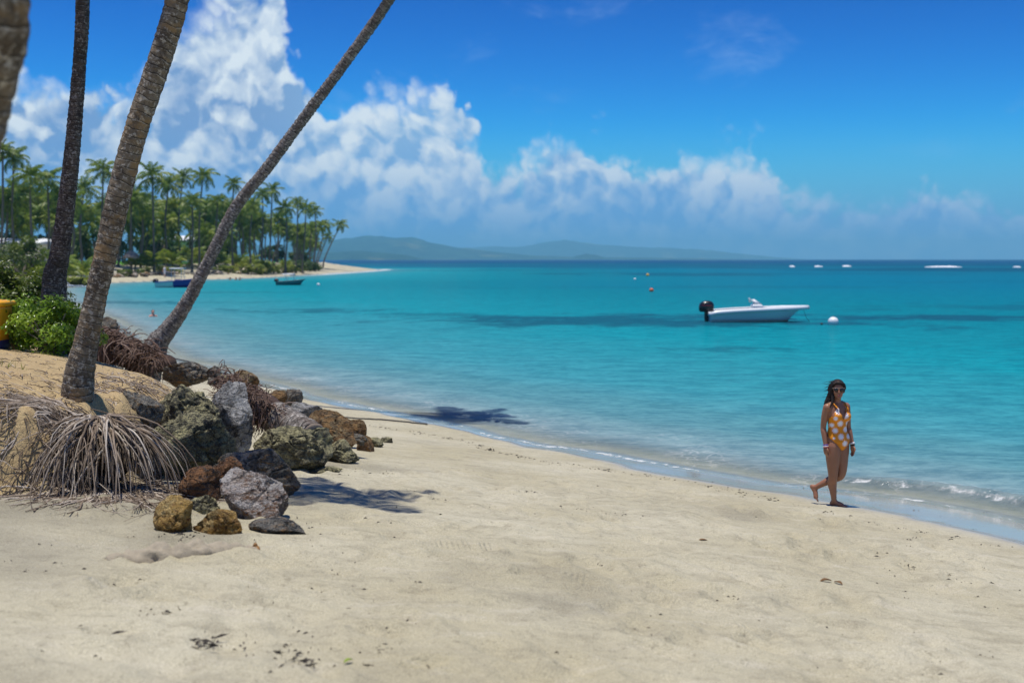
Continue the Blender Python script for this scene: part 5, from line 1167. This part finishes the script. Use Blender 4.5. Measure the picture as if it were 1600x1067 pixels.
# ------------------------------------------------------------------ people
def m_skin(name, rgb):
    def fn(h):
        p = h.obj(); n = h.noise(p, 7, 4, .6)
        h.out(h.bsdf(h.mix(n, tuple(v * .86 for v in rgb) + (1,), tuple(v * 1.12 for v in rgb) + (1,)), .42, .45, h.bump(h.noise(p, 60, 3), .12, .004), Subsurface_Weight=.12, Subsurface_Scale=.02))
    return material(name, fn)
m_skin('skin_tan', (.30, .135, .072)); m_skin('skin_pink', (.58, .28, .20)); plain('hair_dark', (.016, .010, .007), .6, .25, .4, 40, .5); plain('lens_dark', (.008, .008, .01), .06); plain('frame_pale', (.26, .20, .15), .3); plain('lips', (.36, .09, .07), .4)
class Body:
    """limbs and rounded masses that are grown together into ONE skin by a voxel remesh"""
    def __init__(s): s.mb = MB()
    def limb(s, pts, rad, n=14):
        P = [Vector(p) for p in pts]
        C = catmull([tuple(p) + (r,) for p, r in zip(P, rad)], max(8, 8 * (len(P) - 1))) if len(P) > 2 else np.array([tuple(P[0].lerp(P[1], i / 5)) + (rad[0] + (rad[1] - rad[0]) * i / 5,) for i in range(6)])
        path, rr = [Vector(c[:3]) for c in C], list(C[:, 3]); a, b = (path[0] - path[1]).normalized(), (path[-1] - path[-2]).normalized()
        cap = [(.45, .89), (.8, .6), (.97, .24)]
        path = [path[0] + a * rr[0] * o for o, _ in reversed(cap)] + path + [path[-1] + b * rr[-1] * o for o, _ in cap]; rr = [rr[0] * q for _, q in reversed(cap)] + rr + [rr[-1] * q for _, q in cap]
        s.mb.tube(path, rr, n)
    def ball(s, c, r, M=None): s.mb.ellip(c, r, M, 18, 12)
    def rings(s, R_, n=24): s.mb.loft([[Vector(c) + M @ Vector((hw * math.cos(2 * math.pi * k / n), hd * math.sin(2 * math.pi * k / n), 0)) for k in range(n)] for c, hw, hd, M in R_])
    def grow(s, name, voxel, smooth=4):
        me = s.mb.mesh('tmp'); o = bpy.data.objects.new('tmp', me); COL.objects.link(o)
        m = o.modifiers.new('r', 'REMESH'); m.mode = 'VOXEL'; m.voxel_size = voxel; m.use_smooth_shade = True
        m = o.modifiers.new('s', 'SMOOTH'); m.factor = .5; m.iterations = smooth
        dg = bpy.context.evaluated_depsgraph_get(); dg.update(); r = bpy.data.meshes.new_from_object(o.evaluated_get(dg)); r.name = name
        bpy.data.objects.remove(o); bpy.data.meshes.remove(me); return r
def hand(B, wrist, d, palm_n, thumb, r=1.0, curl=.5):
    """palm and five fingers: d along the hand, palm_n out of the palm, thumb towards the thumb side"""
    d, n, t = Vector(d).normalized(), Vector(palm_n).normalized(), Vector(thumb).normalized(); w = Vector(wrist)
    B.limb([w, w + d * .05, w + d * .085], [.021, .030, .026]); B.limb([w + d * .03 + t * .02, w + d * .085 + t * .024], [.016, .013]); B.limb([w + d * .03 - t * .02, w + d * .08 - t * .024], [.015, .012])
    for k, l in enumerate((.068, .076, .071, .055)):
        q = w + d * .085 + t * (.028 - .0185 * k); e = (d + n * curl * .5).normalized(); f = (d + n * curl * 1.5).normalized(); q2 = q + e * l * .5; B.limb([q - d * .02, q, q2, q2 + f * l * .5], [.009, .0088, .008, .0065], 8)
    q = w + d * .03 + t * .026; B.limb([q, q + (t + d).normalized() * .035, q + (t * .5 + d).normalized() * .065 + n * .012], [.012, .0105, .008], 8)
def build_woman():
    K = 14.9 / F; g = ground(1303, 790); K = g.y / F
    t = empty('person', (g.x, g.y, g.z), 'woman in orange sunflower print swimsuit and sunglasses walking barefoot along the water edge', 'person')
    J = lambda px, py, dy=0.0: Vector(((px - 1303) * K, dy, (790.5 - py) * K))
    B = Body(); yaw = lambda a: Matrix.Rotation(R(a), 3, 'Z')
    T = [(700.5, 1309, .085, .07, 14, .0), (694, 1308, .135, .10, 14, .0), (687, 1307, .158, .112, 16, .0), (680, 1306.5, .148, .104, 18, 0), (672, 1306, .122, .088, 20, 0), (666, 1306, .113, .082, 22, 0), (659, 1306, .122, .088, 24, 0), (650, 1306, .138, .098, 26, 0), (642, 1305.5, .142, .094, 27, .005), (635, 1305, .138, .078, 28, .008), (630, 1304.5, .108, .062, 28, .01), (627, 1304.5, .055, .052, 25, .01)]
    B.rings([(J(px, py, dy), hw, hd, yaw(a)) for py, px, hw, hd, a, dy in T])
    M = yaw(22)
    for sx in (-1, 1):
        c = J(1306, 648) + M @ Vector((sx * .066, -.066, 0)); B.ball(c, (.062, .058, .06)); c = J(1307, 688) + M @ Vector((sx * .07, .062, 0)); B.ball(c, (.082, .08, .085))
    # neck and head
    hy = yaw(-8); hc = J(1305.2, 606, -.012); B.limb([J(1304.5, 631, .012), J(1304.8, 619, 0.004)], [.052, .048])
    B.ball(hc + Vector((0, .012, .022)), (.074, .092, .092), hy); B.ball(hc + hy @ Vector((0, -.022, -.045)), (.056, .062, .066)); B.ball(hc + hy @ Vector((0, -.058, -.090)), (.026, .024, .022)); B.ball(hc + hy @ Vector((0, -.088, -.026)), (.013, .020, .016)); B.limb([hc + hy @ Vector((0, -.082, .012)), hc + hy @ Vector((0, -.092, -.024))], [.010, .012], 8)
    B.ball(hc + hy @ Vector((0, -.074, -.060)), (.022, .016, .010))
    for sx in (-1, 1): B.ball(hc + hy @ Vector((sx * .074, .008, -.012)), (.010, .022, .032)); B.ball(hc + hy @ Vector((sx * .036, -.066, -.03)), (.022, .018, .02))
    # arms
    sl, el_, wl = J(1287, 633.5, -.045), J(1283, 665, -.02), J(1285.2, 693, -.075); sr, er, wr = J(1321.5, 633.5, .05), J(1325.2, 666, .055), J(1330, 692, .0)
    B.ball(sl + Vector((.008, 0, -.006)), (.052, .052, .055)); B.ball(sr + Vector((-.006, 0, -.006)), (.050, .05, .055))
    B.limb([sl, sl.lerp(el_, .45) + Vector((-.004, 0, 0)), el_, el_.lerp(wl, .3), wl], [.046, .043, .034, .036, .0235]); B.limb([sr, sr.lerp(er, .45), er, er.lerp(wr, .3), wr], [.045, .042, .033, .035, .023])
    B.limb([J(1297, 630, -.01), sl], [.05, .042]); B.limb([J(1312, 630, .03), sr], [.05, .042])
    hand(B, wl, (.05, -.05, -1), (.9, .5, 0), (.3, -.9, 0), 1, .6); hand(B, wr, (.10, -.10, -1), (-.8, -.5, 0), (.25, -.95, 0), 1, .7)
    # legs: the near one carries her, the far one swings behind
    h1, k1, a1 = J(1299, 695, -.035), J(1298.5, 742, -.055), J(1302, 781.5, -.03); h2, k2, a2 = J(1315, 695, .04), J(1313.5, 740, .0), J(1277, 764, .10)
    B.limb([h1, h1.lerp(k1, .35) + Vector((-.004, 0, 0)), k1, k1.lerp(a1, .28) + Vector((-.008, .022, 0)), k1.lerp(a1, .62) + Vector((-.004, .01, 0)), a1], [.094, .088, .057, .058, .043, .031], 18)
    B.limb([h2, h2.lerp(k2, .35), k2, k2.lerp(a2, .28) + Vector((0, .02, -.01)), k2.lerp(a2, .62), a2], [.092, .086, .056, .057, .043, .031], 18)
    def foot(a, heel, ball_, toe, up, side):
        B.limb([a, heel], [.031, .030]); B.limb([heel, heel.lerp(ball_, .5) + up * .014, ball_], [.030, .030, .030]); B.limb([a, heel.lerp(ball_, .55) + up * .012], [.030, .026])
        for k in range(5): s = side * (.030 - .0145 * k); l = (1.0, .96, .88, .78, .66)[k]; B.limb([ball_ + s * .8, ball_ + s + (toe - ball_) * l], [.0155 if k == 0 else .012, .011 if k == 0 else .0085], 8)
    foot(a1, J(1299.5, 787.2, -.01), J(1313, 788.2, -.065), J(1319.5, 789.2, -.09), Vector((0, 0, 1)), Vector((.45, .9, 0)))
    foot(a2, J(1272.5, 763.5, .13), J(1276.6, 778.5, .07), J(1279.8, 785.6, .055), Vector((1, -.3, .3)).normalized(), Vector((.2, .95, 0)))
    me = B.grow('body', .0052, 4); mobj('body', me, MATS['skin_tan'], t)
    # swimsuit cut out of the skin and lifted off it
    n = len(me.vertices); co = np.empty(n * 3); me.vertices.foreach_get('co', co); co = co.reshape(-1, 3); no = np.empty(n * 3); me.vertices.foreach_get('normal', no); no = no.reshape(-1, 3)
    zc = co[:, 2]; py = 790.5 - zc / K; ax = np.interp(py, [x[0] for x in T[::-1]], [(x[1] - 1303) * K for x in T[::-1]]); aw = np.radians(np.interp(py, [x[0] for x in T[::-1]], [x[4] for x in T[::-1]]))
    dx, dy = co[:, 0] - ax, co[:, 1]; u = dx * np.cos(aw) + dy * np.sin(aw); w = dx * np.sin(aw) - dy * np.cos(aw)      # w > 0: her front
    def near(a, b, r): a, b = np.array(a), np.array(b); e = b - a; s = np.clip(((co - a) @ e) / (e @ e), 0, 1); return np.linalg.norm(co - a - s[:, None] * e, axis=1) < r
    front = w > -.01; au = np.abs(u); K1 = K
    top_f = np.where(au < .075, 651 - au / .075 * 16.5, 634.5 + (au - .075) / .05 * 12); top_b = 655 - 6 * (au / .12); top = np.where(front, top_f, top_b)
    leg_f = 700.5 - np.clip(au - .022, 0, .2) / .125 * 20.5; leg_b = 701 - np.clip(au - .05, 0, .2) / .10 * 16; leg = np.where(front, leg_f, leg_b)
    keep = (py > top) & (py < leg) & (au < .175)
    arm = near(sl, el_, .056) | near(el_, wl, .05) | near(sr, er, .055) | near(er, wr, .05) | near(wl, wl + Vector((0, 0, -.25)), .06) | near(wr, wr + Vector((0, 0, -.25)), .06)
    keep &= ~arm
    idx = np.where(keep)[0]; mp = -np.ones(n, int); mp[idx] = np.arange(len(idx)); fs = [[int(mp[v]) for v in p.vertices] for p in me.polygons if all(keep[v] for v in p.vertices)]
    sm = bpy.data.meshes.new('swimsuit'); V = (co[idx] + no[idx] * .0045).tolist()
    mb = MB(); mb.add(V, fs)
    for sx in (-1, 1):       # straps
        M = yaw(26); pf = J(1305.8, 635.5) + M @ Vector((sx * .074, -.100, 0)); pt = J(1304.8, 628) + M @ Vector((sx * .086, -.028, .012)); pb = J(1305, 648) + M @ Vector((sx * .07, .097, 0)); pm = J(1304.8, 629.5) + M @ Vector((sx * .084, .045, .008))
        mb.tube([pf + Vector((0, 0, -.03)), pf, pt, pm, pb, pb + Vector((0, 0, -.04))], .0075, 6)
    def m_suit(h):
        p = h.obj(); x, y, z = h.sep(p); m = None
        for cx, cy, r in [(1302.5, 638.5, .030), (1315.1, 646.0, .030), (1298, 649.7, .020), (1306.9, 658, .030), (1299.3, 669.3, .027), (1317, 668, .028), (1308.2, 678.8, .030), (1314.8, 689.6, .028), (1321.6, 658.5, .028), (1294.2, 661, .022), (1322.0, 679, .026), (1297, 681, .012), (1312, 634.5, .02)]:
            a, b = x - (cx - 1303) * K, z - (790.5 - cy) * K; rr = (a * a + b * b).pow(.5) * .87; an = b._m('ARCTAN2', a); ray_ = (an * 11)._m('COSINE')
            k = (rr - ray_ * (.34 * r) - r * .95).ss(.002, -.002); m = k if m is None else m.max(k)
        n = h.noise(p, 9, 3); c = h.mix(m, h.mix(n, (.66, .20, .004, 1), (.80, .30, .008, 1)), (.80, .80, .84, 1)); h.out(h.bsdf(c, .55, .3))
    o = mb.obj('swimsuit', material('swimsuit_print', m_suit), t); so = o.modifiers.new('thickness', 'SOLIDIFY'); so.thickness = .004; so.offset = 0
    # hair swept over her right shoulder by the wind
    Hb = Body(); Hb.ball(hc + hy @ Vector((0, .034, .036)), (.086, .094, .092)); Hb.ball(hc + hy @ Vector((-.062, .01, .0)), (.028, .05, .07)); Hb.ball(hc + hy @ Vector((.060, .018, .008)), (.027, .05, .058)); Hb.limb([hc + hy @ Vector((-.055, -.045, .070)), hc + hy @ Vector((-.072, -.02, .02)), hc + hy @ Vector((-.078, .0, -.06))], [.022, .022, .026]); Hb.limb([hc + hy @ Vector((-.02, -.06, .085)), hc + hy @ Vector((.05, -.045, .072)), hc + hy @ Vector((.076, -.005, .02))], [.022, .024, .022])
    for a in ([(1300, 600, .05), (1296.5, 612, .02), (1293.5, 622, .0), (1288, 630, -.04)], [(1300, 603, .04), (1297.5, 614, -.02), (1295, 625, -.06), (1290, 633, -.09)], [(1299, 598, .05), (1294, 604, .05), (1291.5, 609, .05)], [(1302, 604, .08), (1298, 618, .07), (1294, 630, .05)], [(1297, 606, .03), (1292.5, 617, .03), (1287, 627, .01), (1284.5, 630.5, .0)]): Hb.limb([J(*q) for q in a], [.030, .026, .019, .008][:len(a)] if len(a) > 3 else [.03, .02, .006])
    rd = random.Random(4); hm = Hb.grow('hair', .007, 2); mobj('hair', hm, MATS['hair_dark'], t)
    mb = MB()
    for k in range(70):
        p = J(rd.uniform(1296, 1302), rd.uniform(592, 622), rd.uniform(-.02, .08)); d = Vector((rd.uniform(-1, -.3), rd.uniform(-.4, .4), rd.uniform(-.9, .25))).normalized(); q = p + d * rd.uniform(.04, .12); mb.tube([p, p.lerp(q, .5) + Vector((0, 0, -.006)), q + Vector((0, 0, -.02))], [.0028, .002, .001], 4)
    mb.obj('loose_hair', MATS['hair_dark'], t)
    mb = MB()
    for sx in (-1, 1): mb.ellip(hc + hy @ Vector((sx * .033, -.0855, .006)), (.029, .010, .023), hy)
    gl = mb.obj('sunglasses', MATS['lens_dark'], t); mb = MB(); mb.tube([hc + hy @ Vector((x, -.088 + .35 * x * x * 8, .026)) for x in (-.072, -.04, -.012, .012, .04, .072)], .0035, 6)
    for sx in (-1, 1): mb.tube([hc + hy @ Vector((sx * .070, -.074, .024)), hc + hy @ Vector((sx * .081, .0, .012))], .004, 6)
    mb.obj('glasses_frame', MATS['frame_pale'], gl)
    mb = MB(); mb.ellip(hc + hy @ Vector((0, -.0885, -.057)), (.021, .007, .0055), hy); mb.ellip(hc + hy @ Vector((0, -.0875, -.0655)), (.018, .008, .0065), hy); mb.obj('lips', MATS['lips'], t)
    def band(p, d, r, wd, mat, nm):
        q = Vector(d).to_track_quat('Z', 'Y').to_matrix(); mb = MB(); mb.loft([[Vector(p) + q @ Vector((rr * math.cos(6.2832 * k / 18), rr * math.sin(6.2832 * k / 18), z)) for k in range(18)] for rr, z in ((r, -wd), (r + .004, -wd * .8), (r + .004, wd * .8), (r, wd))]); mb.obj(nm, mat, t)
    dl, dr_ = wl - el_, wr - er
    band(wl + dl * -.02, dl, .030, .006, plain('bead_purple', (.18, .10, .40), .4), 'bracelet'); band(wl + dl * .06, dl, .031, .005, plain('bead_white', (.75, .72, .72), .4), 'bracelet'); band(wl + dl * .10, dl, .031, .004, plain('bead_red', (.45, .05, .05), .4), 'bracelet'); band(wr + dr_ * -.03, dr_, .029, .011, MATS['bead_white'], 'watch_strap'); band(wr + dr_ * .07, dr_, .030, .006, MATS['hair_dark'], 'bracelet')
build_woman()
def swimmer(px, py, Y, label, h=.30, skin='skin_pink', turn=0.0, group=None):
    p = at(px, py, Y); t = empty('person', (p.x, Y, 0), label, 'person', group, turn); B = Body(); z = h - .12
    B.ball((0, 0, z), (.078, .098, .115)); B.limb([(0, .01, z - .24), (0, 0, z - .06)], [.06, .052]); B.limb([(-.17, .02, z - .25), (0, .02, z - .21), (.17, .02, z - .25)], [.075, .10, .075]); B.limb([(0, .03, z - .25), (0, .06, z - .65)], [.14, .13]); B.ball((0, -.095, z - .02), (.014, .02, .022)); B.ball((0, -.05, z - .07), (.045, .05, .045))
    for s in (-1, 1): B.limb([(s * .18, .02, z - .26), (s * .30, -.08, z - .38), (s * .42, -.22, z - .36)], [.058, .046, .035]); B.ball((s * .078, .01, z - .01), (.012, .022, .032))
    mobj('body', B.grow('body', .012, 3), MATS[skin], t); Hb = Body(); Hb.ball((0, .028, z + .028), (.088, .098, .105)); Hb.limb([(0, .07, z), (0, .09, z - .14)], [.07, .05]); mobj('hair', Hb.grow('hair', .012, 2), MATS['hair_dark'], t)
swimmer(239, 491, 63, 'dark haired swimmer up to the shoulders in water left of the leaning palm', .40, turn=.5)
for px, lb in ((360, 'leftmost of three far bathers in the water'), (368.5, 'middle one of three far bathers in the water'), (374.5, 'rightmost of three far bathers in the water')): swimmer(px, 437.5, 176, lb, .42, 'skin_tan', px, 'three bathers off the far beach')
def stander(px, Y, label, shirt, turn=0.0):
    b = col_point(px, Y); t = empty('person', b, label, 'person', None, turn); B = Body()
    B.ball((0, 0, 1.60), (.078, .095, .115)); B.limb([(0, 0, 1.40), (0, 0, 1.55)], [.055, .05]); B.limb([(0, 0, .95), (0, 0, 1.15), (0, 0, 1.34)], [.15, .13, .155])
    for s in (-1, 1): B.limb([(s * .19, 0, 1.38), (s * .25, .02, 1.1), (s * .24, -.1, .86)], [.055, .042, .03]); B.limb([(s * .09, 0, .92), (s * .10, -.02, .5), (s * .11, .03, .06)], [.095, .062, .04]); B.limb([(s * .11, .04, .03), (s * .12, -.15, .03)], [.035, .03])
    mobj('body', B.grow('body', .014, 3), MATS['skin_pink'], t); Hb = Body(); Hb.ball((0, .026, 1.63), (.086, .096, .10)); mobj('hair', Hb.grow('hair', .014, 2), MATS['hair_dark'], t)
    S = Body(); S.limb([(0, 0, .62), (0, 0, .95), (0, 0, 1.15), (0, 0, 1.36)], [.17, .18, .16, .18]); mobj('clothes', S.grow('clothes', .014, 3), shirt, t)
stander(258, 176, 'person in pale clothes standing before the far palms right of the thatched parasol', MATS['lounger_white'], .4)
